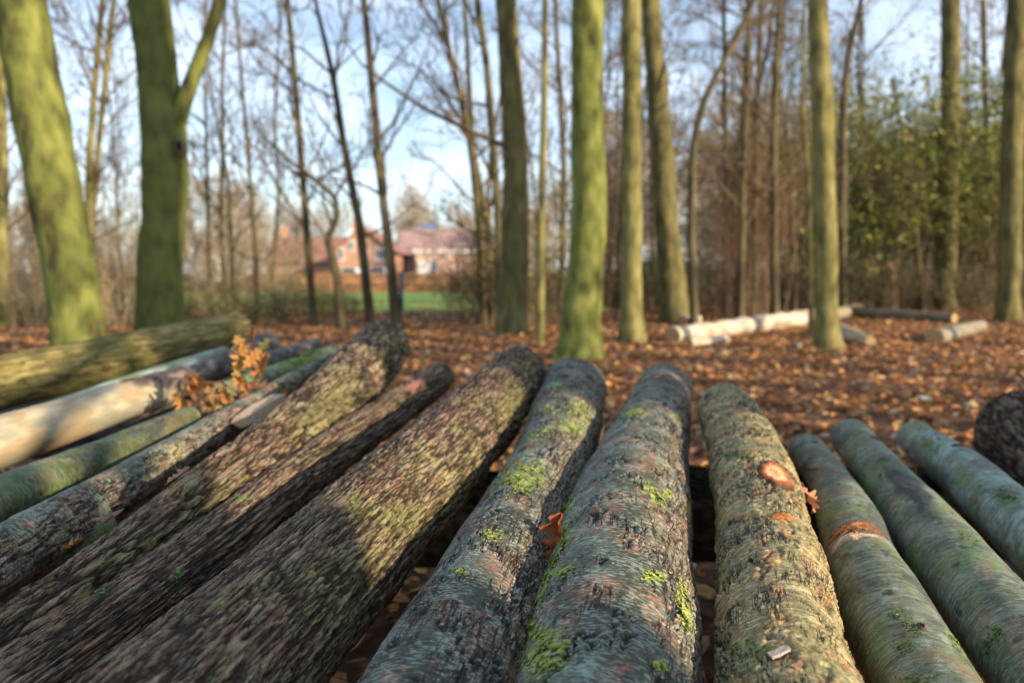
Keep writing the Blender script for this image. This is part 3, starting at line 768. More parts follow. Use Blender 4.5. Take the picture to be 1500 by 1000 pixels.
lichen('L2', [(258, 840, 6, 9, 0, 60), (145, 868, 10, 6, 0, 60), (350, 730, 10, 5, 0, 30)], 8, (.14, .24, .06))
lichen('L1', [(480, 590, 50, 22, -.7, 25), (355, 700, 10, 5, 0, 25)], 9, (.24, .215, .09), (.0015, .0035))
lichen('greenb', [(440, 525, 38, 12, -.3, 240)], 10, (.22, .30, .05), (.004, .01))
lichen('beam1', [(1022, 668, 16, 16, 0, 260)], 11, (.20, .28, .05), (.004, .011), 'moss')

def frame_at(key, px, py):
    p, nr = surface_at(key, px, py)
    d = LOGS[key]['d']; d = norm(d - nr * (d @ nr))
    return p, nr, d, np.cross(d, nr)           # across points right when d goes away
def disc(key, px, py, rl, rw, rings, name, seed, noise=.12, n=40, lift=.0012, skew=0.0):
    g = np.random.default_rng(seed)
    p, nr, d, ac = frame_at(key, px, py)
    ph = np.arange(n) * 2 * math.pi / n
    wob = 1 + noise * np.array([perlin(math.cos(a) * 2.2 + seed, math.sin(a) * 2.2, seed) * 1.6 for a in ph]).ravel()
    V = []; C = []
    for f, h, col in rings:
        V.append(p + nr * (lift + h) - nr * (f * np.cos(ph) * rw)[:, None] ** 2 / (2.2 * LOGS[key]['r']) + (f * rl * wob * np.sin(ph))[:, None] * (d + skew * ac) + (f * rw * wob * np.cos(ph))[:, None] * ac + nr * (g.normal(0, .0007, n))[:, None])
        C.append(np.repeat(np.array(col)[None], n, 0) * g.uniform(.75, 1.2, (n, 1)))
    V.append((p + nr * (lift + rings[-1][1]))[None]); C.append(np.array(rings[-1][2])[None])
    SVt = LOGS[key]['px'][2]; R_ = max(rl, rw)
    near = SVt[np.linalg.norm(SVt - p, axis=1) < R_ * 1.4 + .006]
    if len(near) < 20: near = SVt[np.argsort(np.linalg.norm(SVt - p, axis=1))[:40]]
    def feat(W):
        u_, v_ = (W - p) @ d, (W - p) @ ac
        return np.stack([np.ones(len(W)), u_, v_, u_ * u_, v_ * v_, u_ * v_], -1)
    co_, *_r = np.linalg.lstsq(feat(near), (near - p) @ nr, rcond=None)
    for i in range(len(V)):
        fl_ = feat(V[i]) @ co_
        V[i] = V[i] + nr * (fl_ - (V[i] - p) @ nr + lift + rings[min(i, len(rings) - 1)][1] + .0012)[:, None] + nr * (np.random.default_rng(seed + i).normal(0, .0005, len(V[i])))[:, None]
    me = LOGS[key]['bark'].data; o0 = np.array(LOGS[key]['root'].location)
    co = np.empty(len(me.vertices) * 3, np.float32); me.vertices.foreach_get('co', co); co = co.reshape(-1, 3).astype(float)
    Wd = co + o0 - p; uu, vv = Wd @ d, Wd @ ac
    sel = (uu / max(rl, .004)) ** 2 + (vv / max(rw, .004)) ** 2 < 1.0
    sel &= (Wd @ nr) > -.03
    if sel.any():
        tgt = feat(co[sel] + o0) @ co_ - .0015
        co[sel] += nr * np.minimum(0, tgt - Wd[sel] @ nr)[:, None]
        me.vertices.foreach_set('co', co.astype(np.float32).ravel()); me.update()
    m = len(rings); jj = np.arange(n); kk = (jj + 1) % n
    qs = np.concatenate([np.stack([a * n + jj, a * n + kk, (a + 1) * n + kk, (a + 1) * n + jj], -1) for a in range(m - 1)])
    tr = np.stack([(m - 1) * n + jj, (m - 1) * n + kk, np.full(n, m * n)], -1)
    return make_mesh(name, np.vstack(V), [qs, tr], M_fleshy, LOGS[key]['root'], cols=np.vstack(C))
o = disc('L5', 1136, 697, .062, .030, [(1.10, -.004, (.05, .03, .02)), (1.0, .002, (.12, .045, .022)), (.84, .0035, (.28, .09, .035)), (.66, .0025, (.42, .15, .05)), (.58, .001, (.56, .36, .18)), (.35, .001, (.62, .42, .22)), (.15, .001, (.50, .28, .13))], 'branch_scar', 3)
o['label'] = 'oval sawn branch scar, orange with a darker rim'
disc('L5', 1145, 757, .010, .017, [(1.1, -.004, (.20, .10, .04)), (.8, .0015, (.40, .14, .04)), (.4, .001, (.34, .11, .03))], 'bark_scar', 4, .4)
o = disc('L6', 1246, 773, .020, .036, [(1.15, -.006, (.10, .05, .03)), (1.0, .001, (.26, .09, .035)), (.8, -.0005, (.45, .17, .05)), (.45, -.002, (.52, .22, .08)), (.2, .0, (.36, .14, .05))], 'axe_wound', 5, .5)
o['label'] = 'splintered orange wound where the bark was hacked away'
disc('L6', 1242, 790, .010, .034, [(1.1, -.004, (.30, .16, .10)), (.9, .002, (.52, .38, .27)), (.4, .004, (.60, .48, .36))], 'torn_fibre', 6, .6)
disc('L2', 660, 555, .0, .0, [(1, 0, (.1, .1, .1)), (.5, 0, (.1, .1, .1))], 'bark_chip', 7) if False else None
disc('L2', 608, 563, .10, .018, [(1.1, -.004, (.15, .10, .07)), (.9, -.001, (.24, .11, .08)), (.5, -.0005, (.27, .13, .10))], 'peeled_patch', 8, .6)
for (k, px, py, rl, rw) in (('L6', 1193, 647, .006, .006), ('L7', 1284, 642, .010, .012), ('L8', 1406, 652, .009, .014), ('L6', 1350, 917, .006, .004)):
    disc(k, px, py, rl, rw, [(1.3, -.003, (.09, .07, .045)), (1.0, .0008, (.10, .06, .04)), (.6, -.001, (.05, .03, .02))], 'bark_pit', int(px), .3, 16)
# splinters standing in the wound of the green log
p, nr, d, ac = frame_at('L6', 1246, 780); g = np.random.default_rng(8); mb = MB()
for k in range(26):
    q = p + ac * g.uniform(-.03, .03) + d * g.uniform(-.016, .016) + nr * .001
    e = q + nr * g.uniform(.002, .007) + ac * g.normal(0, .006) + d * g.normal(0, .003)
    mb.tube([q, e], [.0016, .0004], 4, np.array([.5, .25, .1]) * g.uniform(.6, 1.3))
mb.build('splinters', M_fleshy, LOGS['L6']['root'])['kind'] = 'stuff'

# leaves with an oak outline
def oak_leaf(P, axis, nr, size, col, seed, curl=.3, parent=None, name='oak_leaf', label=None, cat=None, group=None, width=.62):
    g = np.random.default_rng(seed)
    axis = norm(np.asarray(axis, float)); nr = norm(np.asarray(nr, float) - axis * (np.asarray(nr, float) @ axis)); b = np.cross(nr, axis)
    xs_ = np.linspace(0, 1, 25)
    env = np.sin(math.pi * np.clip(xs_, 0, 1) ** 1.25) ** .7 * .5 * width
    lob = env * (0.66 + 0.34 * np.cos(xs_ * 2 * math.pi * 4.2 + .6)) + .008
    lob[0] = lob[-1] = .004
    V = []; C = []
    c1, c2 = g.uniform(-1, 1, 2)
    for side in (-1, -.5, 0, .5, 1):
        w = lob * side
        z = curl * (np.abs(w) * 1.1 + .35 * (xs_ - .5) ** 2 * (1 if c1 > 0 else -1)) + .10 * curl * np.sin(xs_ * 9 + side * 3 + c2 * 5)
        V.append(np.asarray(P) + size * (xs_[:, None] * axis + w[:, None] * b + z[:, None] * nr))
        C.append(np.array(col)[None] * (1 - .25 * (abs(side) < .2)) * g.uniform(.85, 1.15, (25, 1)))
    q = []
    for a in range(4):
        for j in range(24):
            q.append([a * 25 + j, a * 25 + j + 1, (a + 1) * 25 + j + 1, (a + 1) * 25 + j])
    V = np.vstack(V); C = np.vstack(C); n0 = len(V)
    # stalk
    st = np.asarray(P) - size * np.linspace(0, .16, 4)[:, None] * axis + size * .02 * np.linspace(0, 1, 4)[:, None] ** 2 * nr
    mb = MB(); mb.add(V, q, None, C); mb.tube(st, size * .012, 4, np.array(col) * .6)
    root = None
    if parent is None:
        V0 = np.asarray(P)
        o = mb.build(name, M_leaf)
        tag(o, label, cat or 'leaf', group)
        return o
    return mb.build(name, M_leaf, parent)
def loose_leaf(key, px, py, size, yaw, col, seed, label, tilt=.3, curl=.35, lift=.004, name='oak_leaf'):
    p, nr, d, ac = frame_at(key, px, py)
    axis = d * math.cos(yaw) + ac * math.sin(yaw)
    n2 = norm(nr + tilt * ac)
    return oak_leaf(p + nr * (lift + size * .05), axis, n2, size, col, seed, curl, name=name, label=label, cat='leaf')
# brown leaf jammed upright between the two streaked logs
p, nr, d, ac = frame_at('LC', 800, 815)
oak_leaf(p + np.array([.012, .0, -.016]), norm(np.array([.10, .35, 1.0])), norm(np.array([-.75, -1, .2])), .078, (.24, .07, .02), 3, .8, width=.55, label='rusty brown oak leaf standing upright between the two streaked middle logs')
loose_leaf('L4', 958, 557, .055, 1.35, (.45, .27, .18), 4, 'small pinkish brown dry leaf lying on the far end of the central log', curl=.6)
loose_leaf('L1', 150, 755, .085, -.5, (.27, .16, .11), 5, 'dull brown oak leaf in the groove beside the furrowed log at the left', curl=.3, lift=.012)
loose_leaf('L1', 118, 792, .045, -1.4, (.42, .17, .05), 6, 'small orange leaf fragment just below the dull brown oak leaf', curl=.5, lift=.012)
loose_leaf('L1', 228, 690, .05, .5, (.38, .22, .17), 7, 'pale pink leaf stuck on the furrowed log below the oak leaves', curl=.4)
loose_leaf('L2', 655, 560, .045, .9, (.50, .22, .07), 8, 'orange leaf at the tip of the log with the pinkish patch', curl=.6)
loose_leaf('L1', 598, 541, .06, .2, (.50, .20, .05), 9, 'bright orange leaf on the fat tip of the furrowed log', curl=.3)
loose_leaf('L8', 1352, 678, .055, -1.0, (.45, .20, .07), 10, 'orange leaf pinched between the two right hand smooth logs', curl=.6, lift=.008)
loose_leaf('L5', 1175, 713, .06, 1.3, (.52, .24, .13), 11, 'curled orange leaf between the knotted log and the wounded log', curl=.7, lift=.0)
loose_leaf('LC', 778, 614, .035, -1.0, (.42, .2, .12), 12, 'small rust leaf scrap by the left flank of the lichen patched log', curl=.5)
# chips and curls of bark
def chip(key, px, py, size, yaw, col, label, name='wood_chip', z=.002):
    p, nr, d, ac = frame_at(key, px, py)
    ax = d * math.cos(yaw) + ac * math.sin(yaw); b = np.cross(nr, ax)
    g = np.random.default_rng(int(px))
    L_, W_, H_ = size
    V = []
    for h in (0, H_):
        for a, w in ((-1, -1), (-.3, -1.1), (.5, -.9), (1, -.8), (1.05, .7), (.3, 1.0), (-.5, .9), (-1, 1)):
            V.append(p + nr * (z + h + .0015 * a) + ax * L_ / 2 * a * g.uniform(.92, 1.05) + b * W_ / 2 * w * g.uniform(.85, 1.1))
    q = [[j, (j + 1) % 8, 8 + (j + 1) % 8, 8 + j] for j in range(8)]
    mb = MB(); mb.add(V, q + [[8, 9, 14, 15], [9, 10, 13, 14], [10, 11, 12, 13]] + [[7, 6, 1, 0], [6, 5, 2, 1], [5, 4, 3, 2]], None, col)
    o = mb.build(name, M_fleshy, smooth=False)
    return tag(o, label, 'wood chip')
chip('L5', 1141, 959, (.022, .011, .0025), 1.2, (.52, .42, .34), 'pale rectangular wood chip on the flaky log near the bottom edge')
chip('L5', 1172, 974, (.022, .007, .002), .8, (.36, .2, .12), 'narrow brownish chip on the flaky log just below the pale chip')
chip('L4', 958, 555, (.02, .008, .002), 1.3, (.4, .26, .18), 'tiny splinter beside the dry leaf on the central log')
p, nr, d, ac = frame_at('L5', 1190, 880)
def curl_strip(P0, P1, w, col, label, seed, name='bark_curl'):
    g = np.random.default_rng(seed); P0 = np.array(P0); P1 = np.array(P1)
    d = norm(P1 - P0); a = norm(np.cross(d, [0, 0, 1])); b = np.cross(a, d); n = 14; V = []
    for i in range(n):
        f = i / (n - 1); c = P0 + (P1 - P0) * f + a * .005 * math.sin(f * 7 + seed) + b * .004 * math.sin(f * 5)
        ww = w * math.sin(math.pi * min(max(f, .06), .94)) ** .5
        for k in range(5):
            an = (k - 2) * .55 + f * 2.0
            V.append(c + a * ww * math.sin(an) * .6 + b * ww * (1 - math.cos(an)) * .6)
    q = [[i * 5 + k, i * 5 + k + 1, (i + 1) * 5 + k + 1, (i + 1) * 5 + k] for i in range(n - 1) for k in range(4)]
    mb = MB(); mb.add(V, q, None, np.array(col))
    return tag(mb.build(name, M_fleshy), label, 'bark strip')
s1, n1_, d1, a1 = frame_at('L6', 1215, 905); s2 = frame_at('L6', 1192, 850)[0]
curl_strip(s2 + [-.012, 0, -.005], s1 + [-.01, 0, -.002], .012, (.42, .27, .18), 'curled tan bark strip in the gap left of the wounded log', 1)
s1 = frame_at('L4', 868, 640)[0]; s2 = frame_at('L4', 896, 595)[0]
curl_strip(s1 + [-.004, 0, .0], s2 + [-.006, 0, .004], .009, (.40, .24, .15), 'pinkish brown bark strip hanging at the left shoulder of the central log', 2)
s1 = frame_at('L6', 1165, 700)[0]; s2 = frame_at('L6', 1208, 688)[0]
curl_strip(s1 + [-.01, 0, -.004], s2 + [0, 0, .008], .008, (.46, .25, .17), 'pinkish bark strip lying across the wounded log near its far end', 3)

# split pale wood piece and the oak twig with leaves on the left heap
a, b = PY(352, 618, 1.98), PY(408, 584, 2.2)
d = norm(b - a); sd = norm(np.cross(d, [0, 0, 1])); up_ = np.cross(sd, d)
mb = MB(); V = []
for f, s_ in ((0, .8), (.5, 1.05), (1, .85)):
    c = a + (b - a) * f
    for x, z in ((-1, -.2), (-.6, .7), (.7, .8), (1, -.3), (0, -.9)):
        V.append(c + sd * x * .033 * s_ + up_ * z * .022 * s_)
q = [[i * 5 + j, i * 5 + (j + 1) % 5, (i + 1) * 5 + (j + 1) % 5, (i + 1) * 5 + j] for i in range(2) for j in range(5)]
mb.add(V, q, [[0, 2, 1], [0, 3, 2], [0, 4, 3], [10, 11, 12], [10, 12, 13], [10, 13, 14]], (.46, .35, .23))
tag(mb.build('split_wood', M_fleshy, smooth=False), 'pale split piece of wood beside the oak leaves', 'wood piece')

base = PY(345, 640, 2.28)
tw = thing('oak_twig', 'broken oak twig with a bunch of orange brown leaves on the left heap', 'twig', base)
g = np.random.default_rng(12); mb = MB()
leafpx = [(352, 520, .075, 1.45), (383, 535, .07, 1.1), (372, 492, .06, 1.6), (350, 500, .05, 1.7), (378, 560, .085, -.6), (385, 508, .06, 1.2), (300, 552, .085, 2.9), (288, 560, .075, .3), (318, 572, .07, -.9), (277, 562, .05, 1.8),
          (285, 600, .08, -1.3), (300, 612, .08, -1.8), (270, 585, .06, 2.3), (345, 590, .075, -.5), (362, 578, .07, -1.4), (400, 568, .06, .2), (405, 585, .05, -1.2), (338, 608, .07, 2.8), (325, 592, .06, .8), (358, 555, .05, 2.4),
          (372, 590, .06, -2.2), (310, 585, .07, .1), (295, 575, .06, -2.6), (350, 540, .055, 1.9), (366, 520, .055, .9), (330, 565, .05, -1.0)]
LC_ = [(.42, .20, .055), (.38, .155, .04), (.28, .15, .07), (.48, .28, .10), (.22, .11, .06), (.32, .26, .08)]
hub = PY(350, 575, 2.3)
mb.tube([base, (base + hub) / 2 + [.01, 0, 0], hub, PY(352, 530, 2.32), PY(372, 495, 2.34)], [.006, .005, .0045, .003, .0015], 6)
mb.tube([hub, PY(325, 560, 2.28), PY(290, 560, 2.26)], [.004, .003, .0015], 5)
mb.tube([PY(350, 600, 2.29), PY(315, 600, 2.24), PY(285, 605, 2.22)], [.004, .003, .0015], 5)
mb.tube([hub, PY(380, 565, 2.3), PY(402, 572, 2.31)], [.003, .0025, .0012], 5)
mb.build('stem', M_twig_red, tw)
for k, (px, py, s_, an) in enumerate(leafpx):
    P = PY(px, py + 8, 2.3 + g.uniform(-.07, .07))
    ax = np.array([math.cos(an), g.uniform(-.5, .5), math.sin(an)])
    nn = np.array([g.normal(0, .5), -1, g.normal(.2, .5)])
    s_ *= 1.25; oak_leaf(P - norm(ax) * s_ * .4, ax, nn, s_, LC_[k % 6], 40 + k, g.uniform(.2, .7), parent=tw, name='leaf', width=.7)

# ------------------------------------------------------------------ bare trees
def wander(g, start, d, length, n, jit, trop=0.15):
    P = [np.array(start, float)]; d = norm(np.array(d, float))
    for _ in range(n):
        d = norm(d + g.normal(0, jit, 3) + np.array([0, 0, trop]))
        P.append(P[-1] + d * length / n)
    return np.array(P), d
def branch(mb, g, start, d, length, r0, level, sides=5, jit=.16, trop=.08, kids=4, minr=.0025, leaves=None):
    n = 6 if level > 1 else 4
    P, _ = wander(g, start, d, length, n, jit, trop)
    R = np.linspace(r0, max(minr, r0 * .25), n + 1)
    mb.tube(P, R, sides if r0 > .012 else 3, cap=False)
    if leaves is not None: leaves.append(P[2:])
    if level <= 0: return
    for _ in range(kids):
        f = g.uniform(.25, .95); i = min(int(f * n), n - 1); p = P[i] + (P[i + 1] - P[i]) * (f * n - i)
        dd = norm(P[i + 1] - P[i]); side = norm(np.cross(dd, g.normal(size=3)))
        branch(mb, g, p, dd * g.uniform(.4, .9) + side * g.uniform(.5, .9), length * g.uniform(.35, .62) * (1.1 - .4 * f), max(minr, R[i] * g.uniform(.4, .6)), level - 1, sides, jit, trop, kids, minr, leaves)

def trunk_mesh(P, R, mat, parent, sides=28, seed=0, name='trunk', flare=1.35):
    """P control points bottom to top, R radii: resampled to a slightly lumpy tube with a root flare"""
    P = np.array(P, float); R = np.array(R, float)
    seg = np.concatenate([[0], np.cumsum(np.linalg.norm(np.diff(P, axis=0), axis=1))])
    n = max(8, int(seg[-1] / 0.07)); s = np.linspace(0, seg[-1], n)
    def sm(col):
        y = np.interp(s, seg, col); k = max(3, n // 14) | 1
        yp = np.concatenate([2 * y[0] - y[1:k][::-1], y, 2 * y[-1] - y[-k:-1][::-1]])
        return np.convolve(yp, np.ones(k) / k, 'same')[k - 1:k - 1 + n]
    C = np.stack([sm(P[:, i]) for i in range(3)], -1)
    r = np.interp(s, seg, R)
    r = r * (1 + (flare - 1) * np.exp(-s / 0.22))
    C[:, 0] += r * .12 * perlin(s * 1.1, seed * 3.1, seed); C[:, 1] += r * .12 * perlin(s * 1.1, seed * 1.7 + 5, seed + 1)
    th = np.arange(sides) * 2 * math.pi / sides
    lump = 1 + .07 * perlin(s[:, None] * 2.3, np.cos(th)[None] * 1.3 + 4, seed + 2) + .05 * perlin(s[:, None] * 7, np.sin(th)[None] * 2.2 + np.cos(th)[None], seed + 3)
    lump = lump + (.10 * np.cos(th * 4 + seed)[None] * np.exp(-s / .2)[:, None])
    d = np.gradient(C, axis=0); d /= np.linalg.norm(d, axis=1)[:, None]
    a = np.cross(d, [0, 1.0, 0]); a /= np.linalg.norm(a, axis=1)[:, None]; b = np.cross(d, a)
    V = C[:, None] + (r[:, None] * lump)[..., None] * (np.cos(th)[None, :, None] * a[:, None] + np.sin(th)[None, :, None] * b[:, None])
    i = np.arange(n - 1)[:, None] * sides; j = np.arange(sides)[None]; k = (j + 1) % sides
    q = np.stack([i + j, i + k, i + sides + k, i + sides + j], -1).reshape(-1, 4)
    return make_mesh(name, V.reshape(-1, 3), [q], mat, parent), C, r

def big_tree(pts, Y, mi, label, seed, top=8.5, limbs=9, flare=1.5, name='tree', crown_from=3.2, extra=None):
    """pts: (px, py, width px) from the top of the photo down to the foot, all at distance Y"""
    g = np.random.default_rng(seed)
    crown_from = max(crown_from, 1.2 + .375 * Y); top = max(top, crown_from + 3)
    W = [PY(px, py, Y) for px, py, w in pts]; R = [w / 2 / FPX * Y * 1.0 for px, py, w in pts]
    W = W[::-1]; R = R[::-1]
    f = W[0].copy(); dd = W[1] - W[0]
    foot = W[0] + dd * ((0.0 - W[0][2]) / dd[2]) if abs(W[0][2]) > 0.02 else W[0]
    foot = foot.copy(); foot[2] = float(gz(foot[0], foot[1])) - 0.06
    if W[0][2] > 0.1: W = [foot] + W; R = [R[0]] + R
    else: W[0] = foot
    dirn = norm(W[-1] - W[-2])
    while W[-1][2] < top:
        dirn = norm(dirn + np.array([g.normal(0, .03), g.normal(0, .03), .04]))
        W.append(W[-1] + dirn * .8); R.append(R[-1] * .90)
    root = thing(name, label, 'tree', (W[0][0], W[0][1], 0))
    o, C, r = trunk_mesh(W, R, M_trunk[mi], root, seed=seed, flare=flare)
    mb = MB(); cand = [i for i in range(len(C)) if C[i][2] > crown_from]
    for k in range(limbs):
        i = cand[int(g.uniform(.0, .98) * len(cand))]
        an = g.uniform(0, 6.28)
        branch(mb, g, C[i], [math.cos(an), math.sin(an), g.uniform(.3, 1.1)], g.uniform(1.6, 3.2), min(r[i] * .45, .05), 2, kids=4)
    branch(mb, g, C[-1], [0, 0, 1], 2.2, r[-1] * .8, 2, kids=6)
    mb.build('crown', M_twig, root)
    return root, C, r

big_tree([(30, 0, 68), (54, 150, 72), (84, 300, 72), (104, 400, 70), (118, 500, 72)], 7.0, 0, 'thick leaning mossy trunk nearest the left edge, striped by sun and shadow', 1)
t2, C2, r2 = big_tree([(218, 0, 54), (234, 150, 58), (241, 230, 64), (243, 300, 62), (237, 400, 62), (233, 480, 66)], 7.5, 3, 'dark green forked trunk behind the mossy log, with an eye shaped knot', 2)
fk = [PY(254, 185, 7.48), PY(268, 150, 7.45), PY(290, 95, 7.45), PY(310, 45, 7.45), PY(322, 0, 7.45), PY(328, -60, 7.45), PY(345, -200, 7.4), PY(350, -400, 7.3)]
trunk_mesh(fk, [.10, .075, .062, .055, .052, .05, .04, .02], M_trunk[0], t2, sides=20, seed=4, name='limb', flare=1.0)
for (px, py, s_) in ((262, 215, 1.0), (218, 362, .7)):
    c = PY(px, py, 7.5 - .19); mb = MB(); ph = np.arange(18) * 2 * math.pi / 18
    rings = [(.10, -.05), (.075, .0), (.05, .004), (.03, -.02)]
    V = [c + np.array([math.cos(a) * rr * .5, -h * 1.0, math.sin(a) * rr]) * s_ for rr, h in rings for a in ph]
    q = [[i * 18 + j, i * 18 + (j + 1) % 18, (i + 1) * 18 + (j + 1) % 18, (i + 1) * 18 + j] for i in range(3) for j in range(18)]
    cc = np.repeat(np.array([[.12, .13, .05], [.16, .13, .08], [.07, .05, .035], [.03, .02, .018]]), 18, 0)
    mb.add(V, q, None, cc); mb.add([c + [0, .03, 0]] + [c + np.array([math.cos(a) * .02, .02, math.sin(a) * .04]) * s_ for a in ph], None, [[0, 1 + j, 1 + (j + 1) % 18] for j in range(18)], (.03, .02, .015))
    mb.build('knot', M_fleshy, t2)
big_tree([(740, 0, 30), (750, 130, 33), (757, 260, 36), (752, 360, 42), (750, 484, 44)], 12.4, 1, 'brownish mossy trunk left of the thin straight pole', 3)
big_tree([(799, -60, 8), (798, 100, 9), (794, 300, 11), (790, 505, 13)], 10.4, 2, 'thin straight pale pole of a tree between the brownish trunk and the bright green trunk', 4, limbs=5, top=7, flare=1.2)
big_tree([(861, -60, 44), (861, 0, 45), (861, 150, 47), (862, 300, 50), (856, 420, 54), (848, 525, 58)], 8.6, 0, 'bright mossy green trunk in the middle, standing just behind the log rack', 5)
big_tree([(926, -60, 28), (926, 0, 28), (925, 200, 28), (926, 350, 29), (925, 500, 33)], 11.0, 2, 'slim sunlit pale trunk just right of the bright green trunk', 6)
big_tree([(952, 0, 26), (964, 150, 31), (974, 300, 34), (984, 400, 36), (993, 466, 42)], 15.5, 1, 'dark leaning trunk with a sunlit yellow foot behind the slim pale trunk', 7)
big_tree([(1197, -60, 26), (1198, 0, 27), (1204, 150, 30), (1209, 300, 30), (1211, 420, 30), (1213, 512, 33)], 9.8, 2, 'pale ringed trunk standing alone in front of the white fallen log', 8)
big_tree([(1394, -60, 24), (1393, 0, 25), (1392, 150, 26), (1388, 300, 28), (1382, 448, 30)], 20.0, 1, 'straight trunk among the leafy shrubs, second from the right edge', 9)
big_tree([(1494, -60, 26), (1490, 0, 27), (1483, 200, 29), (1479, 350, 29), (1477, 470, 30)], 15.6, 1, 'dull trunk nearest the right edge of the photo', 10)

def thin_tree(pts, Y, label, seed, mat=None, nb=16, blen=1.0, group=None, top=7.0, b_from=1.2):
    g = np.random.default_rng(seed)
    W = [PY(px, py, Y) for px, py, w in pts][::-1]; R = [max(w / 2 / FPX * Y, .008) for px, py, w in pts][::-1]
    W[0][2] = -.03
    dirn = norm(W[-1] - W[-2])
    while W[-1][2] < top:
        dirn = norm(dirn + np.array([g.normal(0, .05), g.normal(0, .05), .05]))
        W.append(W[-1] + dirn * .7); R.append(R[-1] * .85)
    root = thing('young_tree', label, 'tree', (W[0][0], W[0][1], 0), group)
    o, C, r = trunk_mesh(W, R, mat or M_pole, root, sides=10, seed=seed, flare=1.15)
    mb = MB(); cand = [i for i in range(len(C)) if C[i][2] > b_from]
    for k in range(nb):
        i = cand[int(g.uniform(0, 1) * (len(cand) - 1))]; an = g.uniform(0, 6.28)
        branch(mb, g, C[i], [math.cos(an), math.sin(an) * .6, g.uniform(.5, 1.2)], g.uniform(.9, 2.2) * blen, min(r[i] * .55, .026), 2, sides=4, kids=5, minr=.0052, jit=.2)
    mb.build('crown', M_twig, root)
    return root
thin_tree([(2, 100, 12), (4, 300, 15), (2, 450, 18)], 14, 'sunlit slim tree at the very left edge', 20, M_trunk[2])
thin_tree([(150, 0, 7), (140, 110, 9), (132, 220, 10), (130, 330, 13), (131, 450, 15)], 15.5, 'twin stemmed sunlit birch like tree right of the thick leaning trunk', 21, M_trunk[2])
thin_tree([(167, 0, 7), (157, 90, 8), (146, 200, 8), (134, 330, 9), (132, 450, 10)], 15.6, 'second slender stem crossing the twin stemmed tree', 22, M_trunk[2])
thin_tree([(421, 0, 8), (432, 120, 9), (443, 260, 10), (460, 440, 13)], 14, 'slightly leaning thin tree, straight, left of the crooked sapling', 23)
thin_tree([(385, 200, 4), (430, 240, 5), (465, 265, 6), (492, 290, 8), (494, 320, 9), (480, 350, 11), (492, 400, 12), (502, 440, 15)], 13.5, 'crooked sapling that bends sharply to the left', 24, nb=4, top=3.2)
thin_tree([(466, 20, 6), (488, 110, 9), (505, 220, 10), (527, 330, 13), (543, 446, 15)], 14.5, 'leaning mossy tree in front of the orange brick house', 25)
thin_tree([(533, 0, 9), (545, 120, 11), (556, 250, 12), (570, 360, 13), (581, 446, 17)], 13.5, 'mossy thin tree beside the dark blue post', 26)
thin_tree([(641, 0, 7), (662, 90, 8), (688, 200, 10), (702, 320, 12), (708, 466, 13)], 13.8, 'dark thin tree leaning left at the edge of the lawn', 27, nb=14)
thin_tree([(684, 50, 6), (686, 120, 8), (694, 230, 9), (716, 330, 11), (720, 470, 13)], 14.4, 'forked dark thin tree just left of the brownish trunk', 28, nb=14)
thin_tree([(699, 0, 9), (712, 90, 10), (722, 200, 11), (730, 330, 11), (733, 460, 14)], 13, 'thin sunlit tree touching the brownish trunk', 29, nb=10)
thin_tree([(813, 0, 6), (820, 120, 7), (826, 240, 8), (822, 470, 10)], 15, 'thin dark tree half hidden by the bright green trunk', 30, nb=12)
thin_tree([(1105, 0, 5), (1058, 95, 8), (1030, 150, 10), (1016, 210, 11), (1012, 330, 12), (1018, 440, 14)], 14.5, 'arched thin tree curving right at its top', 31, nb=10)
thin_tree([(345, 0, 4), (355, 130, 5), (366, 260, 6), (376, 390, 8), (377, 440, 9)], 19, 'faint thin tree left of the leaning thin tree', 32)
thin_tree([(300, 90, 4), (303, 230, 5), (306, 420, 7)], 20, 'faint upright sapling right of the forked trunk', 33)
thin_tree([(318, 180, 4), (335, 270, 6), (342, 420, 7)], 18, 'faint leaning sapling beside the forked trunk', 34)
thin_tree([(1098, 0, 8), (1094, 120, 9), (1088, 260, 10), (1085, 440, 12)], 15.5, 'dark pole tree in the russet thicket, left of its partner', 35, nb=12)
thin_tree([(1115, 0, 7), (1112, 100, 9), (1107, 220, 9), (1104, 440, 11)], 16.5, 'dark pole tree at the middle of the russet thicket', 36, nb=12)
thin_tree([(1142, 0, 7), (1137, 100, 10), (1133, 240, 11), (1136, 430, 13)], 15.8, 'dark pole tree at the right edge of the russet thicket', 37, nb=14)
thin_tree([(1060, 0, 6), (1062, 150, 7), (1063, 300, 8), (1062, 440, 9)], 17, 'pole tree behind the arched thin tree', 38, nb=12)
thin_tree([(1178, 0, 4), (1176, 160, 5), (1186, 300, 6), (1190, 450, 8)], 12, 'slender pale stem right behind the pale ringed trunk', 39, M_trunk[2], nb=3)
thin_tree([(1262, 0, 7), (1243, 80, 9), (1236, 140, 10), (1234, 300, 11), (1236, 430, 13)], 18, 'dark tree with a leaning top among the leafy shrubs', 40, nb=12)
thin_tree([(1322, 200, 6), (1334, 290, 8), (1348, 400, 10), (1352, 430, 11)], 19.5, 'slanting dark stem in front of the leafy shrubs', 41, nb=8, top=5)
thin_tree([(1440, 0, 7), (1445, 200, 8), (1450, 430, 10)], 22, 'thin dark tree left of the trunk at the right edge', 42, nb=12)
